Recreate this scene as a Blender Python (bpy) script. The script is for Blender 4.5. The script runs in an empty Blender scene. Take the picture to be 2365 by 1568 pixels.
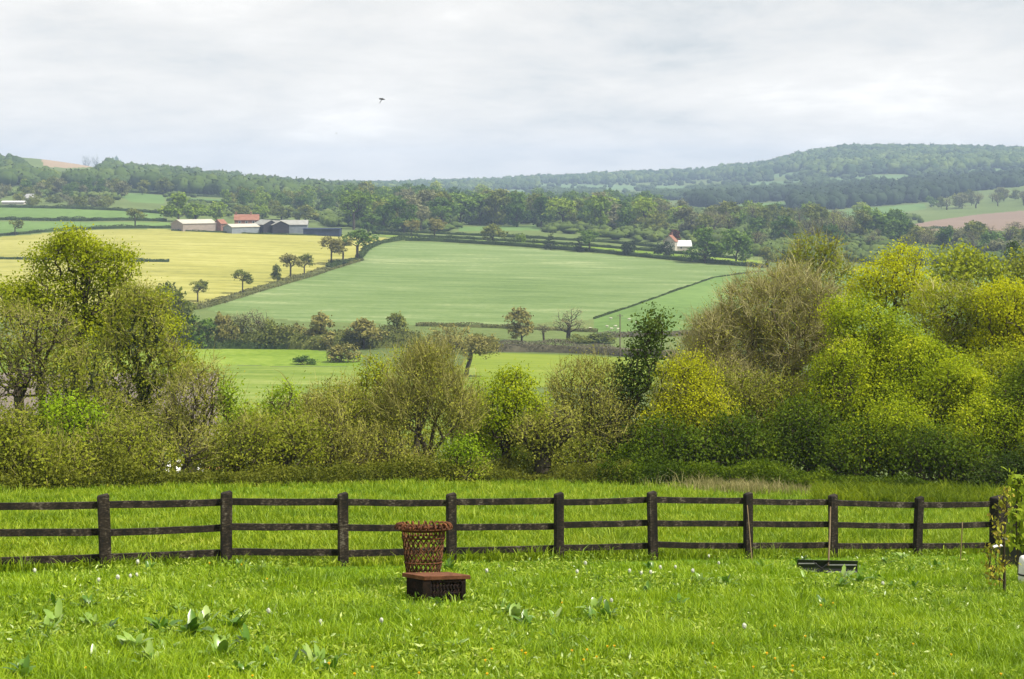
import bpy, math, numpy as np
from mathutils import Vector, Matrix
R = math.radians
rng = np.random.default_rng(7)
C = bpy.context.scene.collection
CX, HY, F = 1182.5, 440.0, 3400.0      # optical centre, eye level and focal length of the survey frame (2365 wide)

# ------------------------------------------------------------------ helpers
def tag(o, label=None, cat=None, group=None, kind=None):
    if label: o['label'] = label
    if cat: o['category'] = cat
    if group: o['group'] = group
    if kind: o['kind'] = kind
    return o

def empty(name, loc, label=None, cat=None, group=None, rz=0.0):
    o = bpy.data.objects.new(name, None); C.objects.link(o)
    o.location = loc; o.rotation_euler = (0, 0, rz); o.empty_display_size = .2
    return tag(o, label, cat, group)

def np_mesh(name, V, polys, mats=(), midx=None, tint=None, smooth=False):
    """polys: list of (n,k) int arrays."""
    me = bpy.data.meshes.new(name)
    V = np.ascontiguousarray(V, dtype=np.float32)
    polys = [np.asarray(p, dtype=np.int32) for p in polys if len(p)]
    nf = sum(len(p) for p in polys); nl = sum(p.size for p in polys)
    me.vertices.add(len(V)); me.vertices.foreach_set('co', V.ravel())
    me.loops.add(nl); me.polygons.add(nf)
    me.loops.foreach_set('vertex_index', np.concatenate([p.ravel() for p in polys]))
    sizes = np.concatenate([np.full(len(p), p.shape[1], np.int32) for p in polys])
    starts = np.concatenate([[0], np.cumsum(sizes)[:-1]]).astype(np.int32)
    me.polygons.foreach_set('loop_start', starts)
    if midx is not None: me.polygons.foreach_set('material_index', np.asarray(midx, np.int32))
    if smooth: me.polygons.foreach_set('use_smooth', np.ones(nf, bool))
    for m in mats: me.materials.append(m)
    me.update(calc_edges=True)
    if tint is not None:
        a = me.attributes.new('tint', 'FLOAT', 'FACE'); a.data.foreach_set('value', np.asarray(tint, np.float32))
    me.validate()
    return me

def link(name, me, parent=None, loc=None):
    o = bpy.data.objects.new(name, me); C.objects.link(o)
    if parent is not None: o.parent = parent
    if loc is not None: o.location = loc
    return o

class MB:
    """collects boxes, tubes and prisms, then builds one mesh"""
    def __init__(s): s.v = []; s.q = {}; s.n = 0
    def add(s, V, faces):
        for f in faces: s.q.setdefault(len(f), []).append([i + s.n for i in f])
        s.v.extend([tuple(p) for p in V]); s.n += len(V)
    def box(s, c, size, rot=None, taper=1.0):
        hx, hy, hz = size[0]/2, size[1]/2, size[2]/2
        P = [(-hx,-hy,-hz),(hx,-hy,-hz),(hx,hy,-hz),(-hx,hy,-hz),(-hx*taper,-hy*taper,hz),(hx*taper,-hy*taper,hz),(hx*taper,hy*taper,hz),(-hx*taper,hy*taper,hz)]
        P = [Vector(p) for p in P]
        if rot is not None: P = [rot @ p for p in P]
        s.add([p + Vector(c) for p in P], [(0,3,2,1),(4,5,6,7),(0,1,5,4),(1,2,6,5),(2,3,7,6),(3,0,4,7)])
    def tube(s, pts, rad, n=8, cap=True):
        pts = [Vector(p) for p in pts]
        if not hasattr(rad, '__len__'): rad = [rad]*len(pts)
        rings = []
        ref = None
        for i, p in enumerate(pts):
            t = (pts[min(i+1, len(pts)-1)] - pts[max(i-1, 0)]).normalized()
            if ref is None:
                ref = Vector((0,0,1)) if abs(t.z) < .9 else Vector((1,0,0))
            a = t.cross(ref)
            if a.length < 1e-4: a = t.orthogonal()
            a.normalize(); b = t.cross(a); ref = b.cross(t) * 1.0 if False else ref
            rings.append([p + (a*math.cos(2*math.pi*k/n) + b*math.sin(2*math.pi*k/n))*rad[i] for k in range(n)])
        V = [v for r in rings for v in r]; Fc = []
        for i in range(len(rings)-1):
            for k in range(n):
                k2 = (k+1) % n; Fc.append((i*n+k, i*n+k2, (i+1)*n+k2, (i+1)*n+k))
        if cap: Fc += [tuple(range(n))[::-1], tuple(range((len(rings)-1)*n, len(rings)*n))]
        s.add(V, Fc)
    def loft(s, rings, cap=True):
        n = len(rings[0]); V = [v for r in rings for v in r]; Fc = []
        for i in range(len(rings)-1):
            for k in range(n):
                k2 = (k+1) % n; Fc.append((i*n+k, i*n+k2, (i+1)*n+k2, (i+1)*n+k))
        if cap: Fc += [tuple(range(n))[::-1], tuple(range((len(rings)-1)*n, len(rings)*n))]
        s.add(V, Fc)
    def build(s, name, m, parent=None, smooth=False, bevel=0, loc=None):
        me = bpy.data.meshes.new(name)
        me.from_pydata(s.v, [], [f for k in s.q for f in s.q[k]])
        me.materials.append(m)
        if smooth: me.polygons.foreach_set('use_smooth', [True]*len(me.polygons))
        me.update()
        o = link(name, me, parent, loc)
        if bevel:
            b = o.modifiers.new('bevel', 'BEVEL'); b.width = bevel; b.segments = 2; b.limit_method = 'ANGLE'
        return o

# ------------------------------------------------------------------ materials
def new_mat(name):
    m = bpy.data.materials.new(name); m.use_nodes = True
    nt = m.node_tree; nt.nodes.clear()
    out = nt.nodes.new('ShaderNodeOutputMaterial')
    return m, nt, out
def ramp(nt, fac, stops):
    r = nt.nodes.new('ShaderNodeValToRGB'); el = r.color_ramp.elements
    while len(el) < len(stops): el.new(.5)
    for e, (p, c) in zip(el, stops): e.position = p; e.color = (*c, 1)
    nt.links.new(fac, r.inputs[0]); return r.outputs[0]
def noise(nt, scale, detail=4, coord='Object', vec=None, stretch=None, rough=.55):
    n = nt.nodes.new('ShaderNodeTexNoise'); n.inputs['Scale'].default_value = scale
    n.inputs['Detail'].default_value = detail; n.inputs['Roughness'].default_value = rough
    tc = nt.nodes.new('ShaderNodeTexCoord'); src = tc.outputs[coord]
    if stretch:
        mp = nt.nodes.new('ShaderNodeMapping'); mp.inputs['Scale'].default_value = stretch[:3]
        if len(stretch) > 3: mp.inputs['Rotation'].default_value = (0, 0, stretch[3])
        nt.links.new(src, mp.inputs[0]); src = mp.outputs[0]
    nt.links.new(src, n.inputs['Vector']); return n.outputs['Fac']
def mixc(nt, fac, a, b, mode='MIX'):
    m = nt.nodes.new('ShaderNodeMix'); m.data_type = 'RGBA'; m.blend_type = mode
    if isinstance(fac, (int, float)): m.inputs[0].default_value = fac
    else: nt.links.new(fac, m.inputs[0])
    for i, v in ((6, a), (7, b)):
        if isinstance(v, tuple): m.inputs[i].default_value = (*v, 1)
        else: nt.links.new(v, m.inputs[i])
    return m.outputs[2]
def math_(nt, op, a, b):
    m = nt.nodes.new('ShaderNodeMath'); m.operation = op
    for i, v in ((0, a), (1, b)):
        if isinstance(v, (int, float)): m.inputs[i].default_value = v
        else: nt.links.new(v, m.inputs[i])
    return m.outputs[0]
def finish(nt, out, col, rough=.9, spec=.2, bump=None, bstr=.3, bdist=.02, transl=None, metal=0):
    p = nt.nodes.new('ShaderNodeBsdfPrincipled')
    if isinstance(col, tuple): p.inputs['Base Color'].default_value = (*col, 1)
    else: nt.links.new(col, p.inputs['Base Color'])
    p.inputs['Roughness'].default_value = rough; p.inputs['Specular IOR Level'].default_value = spec
    p.inputs['Metallic'].default_value = metal
    if bump is not None:
        b = nt.nodes.new('ShaderNodeBump'); b.inputs['Strength'].default_value = bstr; b.inputs['Distance'].default_value = bdist
        nt.links.new(bump, b.inputs['Height']); nt.links.new(b.outputs[0], p.inputs['Normal'])
    sh = p.outputs[0]
    if transl:
        t = nt.nodes.new('ShaderNodeBsdfTranslucent'); nt.links.new(col, t.inputs[0])
        mx = nt.nodes.new('ShaderNodeMixShader'); mx.inputs[0].default_value = transl
        nt.links.new(sh, mx.inputs[1]); nt.links.new(t.outputs[0], mx.inputs[2]); sh = mx.outputs[0]
    nt.links.new(sh, out.inputs[0])

def leaf_mat(name, cols, nscale=.9, transl=.45, objrand=.0, spec=.12, rough=.6, nz=.5):
    m, nt, out = new_mat(name)
    at_ = nt.nodes.new('ShaderNodeAttribute'); at_.attribute_name = 'tint'
    f = math_(nt, 'MULTIPLY', at_.outputs['Fac'], 1-nz)
    n = noise(nt, nscale, 3)
    n2 = math_(nt, 'MULTIPLY', math_(nt, 'SUBTRACT', n, .25), 2.0*nz)
    f = math_(nt, 'ADD', f, n2)
    if objrand:
        oi = nt.nodes.new('ShaderNodeObjectInfo')
        f = math_(nt, 'ADD', f, math_(nt, 'MULTIPLY', math_(nt, 'SUBTRACT', oi.outputs['Random'], .5), objrand))
    k = len(cols)
    col = ramp(nt, f, [(i/(k-1), c) for i, c in enumerate(cols)])
    finish(nt, out, col, rough, spec, transl=transl)
    return m

def field_mat(name, stops, s1=.02, s2=.4, streak=None, bstr=.0):
    m, nt, out = new_mat(name)
    n1 = noise(nt, s1, 5); n2 = noise(nt, s2, 4)
    f = math_(nt, 'ADD', math_(nt, 'MULTIPLY', n1, .55), math_(nt, 'MULTIPLY', n2, .45))
    if streak:
        n3 = noise(nt, streak[0], 4, stretch=streak[1])
        f = math_(nt, 'ADD', math_(nt, 'MULTIPLY', f, .5), math_(nt, 'MULTIPLY', n3, .5))
    col = ramp(nt, f, stops)
    finish(nt, out, col, .95, .1)
    return m

def plain_mat(name, c1, c2, scale=3, rough=.8, spec=.3, stretch=None, bump=.0, bdist=.01, metal=0, detail=6):
    m, nt, out = new_mat(name)
    n = noise(nt, scale, detail, stretch=stretch)
    col = ramp(nt, n, [(.3, c1), (.7, c2)])
    finish(nt, out, col, rough, spec, bump=n if bump else None, bstr=bump, bdist=bdist, metal=metal)
    return m

# ------------------------------------------------------------------ terrain
def plane_z(x, d):
    # even slope with soft hollows and swells
    return (-5.40 - .15*(d-21) - .03*(np.clip(x, -30, 30)+5.79) - .17*np.exp(-((x-5.3)**2+(d-24.4)**2*1.3)/1.1)
            + .025*np.sin(x*1.1+d*.6)*np.sin(d*.9-x*.3))
colx = np.array([-700,   0,  300,  600,  900, 1200, 1500, 1800, 2100, 2365, 3100.])
browd= np.array([  36,  37,   40,   43,   47,   50,   51,   51,   50,   50,   50.])
K = [  # (depth row, image-height row) per knot
 ([110]*11,                                        [1150]*11),
 ([250]*11,                                        [925]*11),
 ([380]*11,                                        [790,790,795,803,803,812,822,825,820,820,820]),
 ([450]*11,                                        [735,735,735,740,746,752,756,756,750,750,750]),
 ([800,800,820,820,800,770,720,660,640,630,630],   [550,547,530,538,556,570,595,622,640,645,645]),
 ([1050,1050,1020,1000,1000,1000,930,900,900,900,900],[478,478,485,508,514,520,538,548,552,555,555]),
 ([1350,1350,1350,1350,1450,1550,1700,1650,1500,1350,1350],[425,432,440,458,472,480,478,482,492,500,500]),
 ([1700,1700,1750,1900,2300,2500,2600,2500,2400,2300,2300],[385,395,415,438,452,456,452,436,418,408,400]),
]
cr_x = np.array([-700,0,60,110,210,240,290,350,426,500,600,700,751,800,900,1026,1182,1482,1632,1757,1808,1858,1933,2033,2200,2365,3100.])
cr_y = np.array([344,350,352,357,373,384,397,403,404,413,425,435,438,434,430,424,417,401,396,388,373,360,346,344,347,353,360.])
cr_d = np.array([2000,2000,2000,2000,2000,2000,2000,2000,2050,2150,2300,2600,2900,3300,3800,4000,4100,4000,3900,3700,3650,3600,3600,3600,3600,3600,3600.])
tx = np.arange(-700, 3101, 20.)
td = np.exp(np.linspace(math.log(30), math.log(12000), 700))
T = np.zeros((len(tx), len(td)))
def sm(a, w):
    k = np.ones(w)/w; p = np.pad(a, ((w//2, w//2), (0, 0)), mode='edge')
    return np.apply_along_axis(lambda c: np.convolve(c, k, 'valid'), 0, p)
kd = np.array([np.interp(tx, colx, k[0]) for k in K]); ky = np.array([np.interp(tx, colx, k[1]) for k in K])
kd = sm(kd.T, 9).T; ky = sm(ky.T, 9).T
bd = np.interp(tx, colx, browd)
cyy = sm(np.interp(tx, cr_x, cr_y)[:, None], 3)[:, 0]; cdd = np.interp(tx, cr_x, cr_d)
for i, px in enumerate(tx):
    u = (px-CX)/F
    dk = [bd[i]] + list(kd[:, i]) + [cdd[i], cdd[i]*1.25, 12000]
    zk = [plane_z(u*bd[i], bd[i])] + list(-(ky[:, i]-HY)/F*kd[:, i])
    zc = -(cyy[i]-HY)/F*cdd[i]
    zk += [zc, zc-50-abs(zc)*.4, -60]
    T[i] = np.where(td < bd[i], plane_z(u*td, td), np.interp(td, dk, zk))
w = 15; k_ = np.ones(w)/w
Ts = np.array([np.convolve(np.pad(r, (w//2, w//2), mode='edge'), k_, 'valid') for r in T])
bl = np.clip((td-70)/60, 0, 1)
T = T*(1-bl) + Ts*bl
ltd = np.log(td)
def ground(x, d):
    x = np.asarray(x, float); d = np.maximum(np.asarray(d, float), .1)
    px = np.clip(CX + F*x/d, -700, 3099.9); gi = (px+700)/20; i = gi.astype(int); fi = gi-i
    i = np.minimum(i, len(tx)-2)
    gj = np.clip((np.log(d)-ltd[0])/(ltd[1]-ltd[0]), 0, len(td)-1.001); j = gj.astype(int); fj = gj-j
    z = (T[i, j]*(1-fi)+T[i+1, j]*fi)*(1-fj) + (T[i, j+1]*(1-fi)+T[i+1, j+1]*fi)*fj
    return np.where(d < 36, plane_z(x, d), z)
gr = lambda x, d: float(ground(x, d))
def at(px, py, dmin=240.):
    """ground point seen at (px,py) beyond dmin -> (x, d, z)"""
    u = (px-CX)/F
    ds = np.exp(np.linspace(math.log(dmin), math.log(4300), 1500))
    zz = ground(u*ds, ds); yy = HY - F*zz/ds
    yy = np.minimum.accumulate(yy)
    idx = int(np.argmax(yy <= py)) if (yy <= py).any() else len(ds)-1
    d = float(ds[idx]); return u*d, d, gr(u*d, d)
def near_at(px, py, h=0.):
    """point on the lawn whose spot h metres above the ground shows at (px,py)"""
    u = (px-CX)/F; lo, hi = 8., 50.
    for _ in range(40):
        m = (lo+hi)/2; y = HY - F*(plane_z(u*m, m)+h)/m
        if y > py: lo = m
        else: hi = m
    return u*m, m, float(plane_z(u*m, m))
P3 = lambda px, py, d: Vector(((px-CX)*d/F, d, -(py-HY)*d/F))

# ---- field outlines
def inside(poly, X, Y):
    poly = np.array(poly, float); r = np.zeros(X.shape, bool); j = len(poly)-1
    for i in range(len(poly)):
        xi, yi = poly[i]; xj, yj = poly[j]
        c = ((yi > Y) != (yj > Y)) & (X < (xj-xi)*(Y-yi)/(yj-yi+1e-9)+xi); r ^= c; j = i
    return r
Y_TOP = [(-700,551),(0,547),(67,542),(133,535),(233,530),(366,529),(500,534),(666,542),(743,543),(850,546),(936,553)]
DIAG = [(936,553),(880,562),(852,574),(838,590),(828,602),(760,622),(700,642),(620,664),(560,682),(500,702),(440,715)]
FIELDS = [
 ('yellow_field', 'rape', Y_TOP + DIAG + [(300,730),(-700,740)]),
 ('sage_field', 'sage', [(936,553+5),(1000,560),(1200,572),(1400,588),(1600,608),(1770,621),(1764,628),(1650,640),(1550,675),(1450,710),(1372,737),(1150,752),(1000,751),(700,742),(550,726),(480,716)] + DIAG[::-1][1:-1]),
 ('sheep_pasture', 'bright2', [(1372,737),(1450,710),(1550,675),(1650,640),(1764,628),(2600,640),(2600,775),(1372,770)]),
 ('upper_pasture', 'bright2', [(-700,480),(0,478),(150,482),(300,488),(375,494),(380,509),(200,509),(0,507),(-700,507)]),
 ('lower_pasture', 'bright2', [(-700,511),(0,511),(200,513),(392,514),(396,526),(366,526),(233,527),(133,532),(67,539),(0,544),(-700,548)]),
 ('long_paddock', 'bright', [(860,541),(1000,549),(1200,560),(1400,572),(1600,590),(1760,602),(1770,616),(1600,602),(1400,582),(1200,566),(1000,555),(936,551)]),
 ('near_green_field', 'bright', [(-700,780),(440,806),(700,806),(840,822),(830,846),(680,846),(520,842),(480,862),(-700,862)]),
 ('near_pale_field', 'palef', [(505,842),(680,848),(830,846),(1100,850),(1100,1300),(505,1300)]),
 ('yellow_green_field', 'ygreen', [(1090,815),(1200,815),(1450,825),(1700,835),(1700,895),(1100,892),(1060,850)]),
 ('ploughed_field', 'soil', [(-900,862),(500,862),(520,930),(520,1060),(-900,1060)]),
 ('ploughed_field', 'soil2', [(2070,526),(2150,510),(2260,495),(2365,486),(2800,480),(2800,538),(2200,532),(2100,534)]),
 ('ploughed_field', 'soil3', [(90,352),(150,360),(216,367),(212,386),(150,388),(102,384)]),
 ('hill_pasture', 'hillgreen', [(1650,482),(1720,472),(1825,466),(1830,488),(1740,492),(1660,494)]),
 ('hill_pasture', 'hillgreen', [(1750,503),(1850,492),(2000,480),(2135,470),(2140,482),(2050,495),(1930,508),(1840,512)]),
 ('hill_pasture', 'hillgreen', [(385,455),(560,462),(700,470),(700,476),(520,470),(385,463)]),
 ('hill_pasture', 'hillgreen', [(270,446),(330,447),(380,452),(380,470),(300,466)]),
 ('hill_pasture', 'hillpale', [(1240,424),(1420,427),(1600,430),(1600,440),(1400,438),(1250,433)]),
 ('hill_pasture', 'hillpale', [(1080,443),(1230,438),(1270,446),(1150,452)]),
 ('hill_pasture', 'hillpale', [(1900,412),(2020,405),(2130,403),(2140,409),(2040,414),(1920,420)]),
 ('hill_pasture', 'hillpale', [(1700,422),(1850,416),(1860,424),(1720,432)]),
 ('hill_pasture', 'hillpale', [(1182,450),(1262,452),(1268,460),(1190,462)]),
 ('hill_pasture', 'hillpale', [(1385,443),(1500,446),(1500,453),(1390,451)]),
 ('hill_pasture', 'hillpale', [(1770,404),(1850,395),(1870,399),(1790,410)]),
 ('hill_pasture', 'hillpale', [(920,441),(1020,437),(1030,443),(930,447)]),
 ('hill_pasture', 'hillpale', [(2220,392),(2400,386),(2400,392),(2230,398)]),
 ('hill_pasture', 'hillgreen', [(1180,522),(1240,520),(1250,532),(1060,534),(1060,524)]),
]
FM = {
 'rape': field_mat('rape_crop', [(.36,(.175,.18,.038)),(.44,(.245,.24,.054)),(.53,(.30,.29,.072)),(.64,(.38,.36,.12))], .012, .25, (.11,(.25,1.4,1,.03))),
 'sage': field_mat('young_cereal', [(.36,(.09,.145,.04)),(.46,(.12,.18,.055)),(.54,(.15,.21,.075)),(.64,(.26,.30,.14))], .010, .5, (.12,(.25,1.3,1,.3))),
 'palef': field_mat('pale_meadow', [(.38,(.10,.16,.018)),(.5,(.15,.21,.03)),(.62,(.23,.27,.07))], .03, .6, (.2,(.25,1.2,1,.1))),
 'bright': field_mat('pasture_grass', [(.38,(.085,.15,.010)),(.5,(.14,.215,.018)),(.62,(.21,.28,.04))], .02, .5),
 'bright2': field_mat('grass_ley', [(.38,(.08,.14,.03)),(.5,(.11,.185,.045)),(.62,(.14,.22,.06))], .01, .2),
 'ygreen': field_mat('buttercup_grass', [(.3,(0.109,0.156,0.014)),(.5,(0.163,0.218,0.020)),(.7,(0.218,0.252,0.034))], .03, .6, (.08,(.3,3,1,.1))),
 'soil': field_mat('bare_soil', [(.3,(0.129,0.105,0.088)),(.7,(0.204,0.170,0.146))], .05, 1.5),
 'soil2': field_mat('red_soil', [(.3,(.17,.12,.088)),(.7,(.225,.165,.122))], .01, .2, (.05,(.5,3,1,.2))),
 'soil3': field_mat('stubble', [(.3,(0.258,0.190,0.122)),(.7,(0.313,0.238,0.163))], .01, .1),
 'hillgreen': field_mat('hill_grass', [(.3,(0.075,0.136,0.037)),(.7,(0.129,0.211,0.061))], .01, .1),
 'hillpale': field_mat('hill_grass_pale', [(.3,(0.088,0.150,0.061)),(.7,(0.136,0.211,0.088))], .01, .1),
 'rough': field_mat('rough_grass', [(.3,(.075,.10,.028)),(.5,(.105,.145,.04)),(.7,(.15,.185,.06))], .015, .3),
 'turf': field_mat('turf', [(.3,(.06,.12,.008)),(.7,(.11,.20,.012))], .4, 6),
}
def build_ground():
    xs = np.linspace(-60, 60, 121); ds = np.linspace(-8, 36, 89)
    X, D = np.meshgrid(xs, ds); V = np.stack([X, D, plane_z(X, D)], -1).reshape(-1, 3)
    def quads(nr, nc):
        i = np.arange(nr-1)[:, None]*nc + np.arange(nc-1)[None]
        return np.stack([i, i+1, i+nc+1, i+nc], -1).reshape(-1, 4)
    o = link('lawn', np_mesh('lawn', V, [quads(len(ds), len(xs))], [FM['turf']], smooth=True)); tag(o, kind='structure')
    pxs = np.concatenate([np.linspace(-2600, -200, 50)[:-1], np.arange(-200, 2570, 4.), np.linspace(2570, 4960, 50)])
    dd = np.concatenate([np.exp(np.linspace(math.log(36), math.log(240), 90))[:-1], np.exp(np.linspace(math.log(240), math.log(4500), 430)), np.linspace(4600, 5300, 6)])
    PX, D = np.meshgrid(pxs, dd); X = (PX-CX)*D/F; Z = ground(X, D)
    # gentle natural unevenness far out
    V = np.stack([X, D, Z], -1).reshape(-1, 3); Q = quads(len(dd), len(pxs))
    c = V[Q].mean(1); cpx = CX+F*c[:, 0]/c[:, 1]; cpy = HY-F*c[:, 2]/c[:, 1]; cd = c[:, 1]
    reg = np.full(len(Q), -1)
    for i, (_, _, poly) in enumerate(FIELDS):
        m = inside(poly, cpx, cpy) & (cd > 170) & (reg < 0)
        if i >= 16: pass
        reg[m] = i
    reg[(reg < 0) & (cd < 75)] = 1000
    for r in np.unique(reg):
        sub = Q[reg == r]; used, inv = np.unique(sub, return_inverse=True)
        nm, mt = ('hillsides', 'rough') if r == -1 else ('meadow', 'turf') if r == 1000 else FIELDS[r][:2]
        o = link(nm, np_mesh(nm, V[used], [inv.reshape(sub.shape)], [FM[mt]], smooth=True)); tag(o, kind='structure')
build_ground()

# ------------------------------------------------------------------ vegetation tools
def unit(v): return v/np.maximum(np.linalg.norm(v, axis=-1, keepdims=True), 1e-9)
def leaves_np(cn, L, Wd, rg, upb=.3, droop=0., nrm=None):
    n = len(cn); a = unit(rg.normal(size=(n, 3)) + np.array([0, 0, -droop]))
    nn = rg.normal(size=(n, 3)) + np.array([0, 0, upb*3])
    if nrm is not None: nn = rg.normal(size=(n, 3))*.5 + nrm*1.0 + np.array([0, 0, .45])
    nn = unit(nn)
    b = unit(np.cross(nn, a)); s = rg.uniform(.6, 1.35, (n, 1))
    L = L*s/2; W = Wd*s/2
    V = np.stack([cn-a*L, cn+b*W, cn+a*L, cn-b*W], 1).reshape(-1, 3)
    return V, np.arange(4*n).reshape(-1, 4)
def skeleton(P, start, alpha=.35):
    """grow a branching tree over the points P from the start nodes"""
    N = [np.array(s, float) for s in start]; par = [-1]+list(range(len(start)-1))
    plen = [0.]
    for i in range(1, len(N)): plen.append(plen[-1]+np.linalg.norm(N[i]-N[i-1]))
    P = P[np.argsort(np.linalg.norm(P-N[-1], axis=1))]
    A = np.zeros((len(N)+len(P), 3)); A[:len(N)] = N; pl = np.zeros(len(A)); pl[:len(N)] = plen; n = len(N)
    for p in P:
        dd = np.linalg.norm(A[:n]-p, axis=1); c = dd+alpha*pl[:n]; c[:max(1, len(start)-2)] += 1e3*(len(start) > 2)
        k = int(np.argmin(c)); A[n] = p; pl[n] = pl[k]+dd[k]; par.append(k); n += 1
    cnt = np.ones(n)
    for i in range(n-1, 0, -1):
        if par[i] >= 0: cnt[par[i]] += cnt[i]
    return A, np.array(par), cnt
def tubes_np(A, par, rad, sides=4):
    idx = np.where(par >= 0)[0]; a = A[par[idx]]; b = A[idx]; ra = rad[par[idx]]*.0+np.minimum(rad[par[idx]], rad[idx]*1.35); rb = rad[idx]
    t = unit(b-a); ref = np.where(np.abs(t[:, 2:3]) > .9, [[1., 0, 0]], [[0, 0, 1.]]); u = unit(np.cross(t, ref)); v = np.cross(t, u)
    ang = np.arange(sides)*2*math.pi/sides
    off = u[:, None]*np.cos(ang)[None, :, None]+v[:, None]*np.sin(ang)[None, :, None]
    V = np.concatenate([a[:, None]+off*ra[:, None, None], b[:, None]+off*rb[:, None, None]], 1)
    n = len(idx); base = np.arange(n)[:, None]*2*sides; k = np.arange(sides); k2 = (k+1) % sides
    Q = np.stack([base+k, base+k2, base+sides+k2, base+sides+k], -1).reshape(-1, 4)
    return V.reshape(-1, 3), Q
def ribbons_np(p, dirv, ln, wd, rg, bend=.12):
    """thin tapering twigs: one quad and a pointed tip each"""
    n = len(p); d = unit(dirv); s = unit(np.cross(d, rg.normal(size=(n, 3)))); m = p+d*ln[:, None]*.55+rg.normal(0, 1, (n, 3))*ln[:, None]*bend*.5; e = p+d*ln[:, None]+rg.normal(0, 1, (n, 3))*ln[:, None]*bend
    w = wd[:, None]/2
    V = np.stack([p-s*w, p+s*w, m+s*w*.7, m-s*w*.7, e], 1).reshape(-1, 3); b = np.arange(n)[:, None]*5
    return V, b+np.array([[0, 1, 2, 3]]), b+np.array([[3, 2, 4]])

def make_tree_meshes(name, start, blobs, nodes, leaf, cover, twigs, lm, bm, tm, seed, r0=.012, spread=.3, alpha=.35, sides=5, upb=.3, shell=.35, twlen=(.3, .8), tww=.016, twup=.6, area_blobs=None, droop=0.):
    """blobs: (c(3), r(3)) ; returns trunk mesh, crown mesh"""
    rg = np.random.default_rng(seed); vol = np.array([np.prod(b[1]) for b in blobs])**.8; vol = vol/vol.sum()
    pts = []
    for (c, r), f in zip(blobs, vol):
        n = max(4, int(nodes*f)); q = unit(rg.normal(size=(n, 3)))*(rg.uniform(shell**3, 1, (n, 1))**(1/3)); pts.append(np.array(c)+q*np.array(r))
    pts = np.concatenate(pts); pts += rg.normal(0, .06, pts.shape)*np.mean([b[1][0] for b in blobs])
    A, par, cnt = skeleton(pts, start, alpha); rad = r0*.5*cnt**.52
    TV, TQ = tubes_np(A, par, rad, sides)
    trunk = np_mesh(name+'_wood', TV, [TQ], [bm], smooth=True)
    tips = np.where(cnt < 6)[0]; tips = tips[tips >= len(start)]
    area = sum(math.pi*b[1][0]*b[1][2] for b in blobs)
    Vs, quads, tris, mi, ti, off = [], [], [], [], [], 0
    nl = int(cover*area/(leaf[0]*leaf[1]/2))
    tq, tt_ = [], []
    if nl:
        k = rg.choice(tips, nl); ctint = rg.uniform(0, 1, len(A)); cn = A[k]+rg.normal(0, 1, (nl, 3))*spread*np.array([1, 1, .75])
        BC = np.array([b[0] for b in blobs]); BR = np.array([b[1] for b in blobs])
        dl = (cn[:, None]-BC[None])/BR[None]; bi = np.argmin((dl**2).sum(-1), 1); nr = unit(dl[np.arange(nl), bi]/BR[bi]*BR[bi].mean(1, keepdims=True))
        loc = unit(cn-A[k]); V, q = leaves_np(cn, leaf[0], leaf[1], rg, upb, droop, unit(nr*.7+loc*.7)); Vs.append(V); quads.append(q); mi.append(np.zeros(nl)); tq.append(.8*ctint[k]+.2*rg.uniform(0, 1, nl)); off += len(V)
    if twigs:
        nt_ = int(twigs*area); k = rg.choice(tips, nt_); dv = unit(A[k]-A[par[k]])*.8+rg.normal(0, .55, (nt_, 3))+np.array([0, 0, twup])
        V, q, t = ribbons_np(A[k]+rg.normal(0, .05, (nt_, 3)), dv, rg.uniform(*twlen, nt_), rg.uniform(.6, 1.4, nt_)*tww, rg)
        Vs.append(V); quads.append(q+off); tris.append(t+off); mi.append(np.ones(nt_)); tq.append(rg.uniform(0, 1, nt_)); tt_.append(tq[-1]); mt = np.ones(nt_)
        polys = [np.concatenate(quads), np.concatenate(tris)]; mids = np.concatenate(mi+[mt]); tint = np.concatenate(tq+tt_)
    else: polys = quads; mids = mi[0]; tint = tq[0]
    crown = np_mesh(name+'_foliage', np.concatenate(Vs), polys, [lm, tm], midx=mids, tint=tint)
    return trunk, crown

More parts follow.
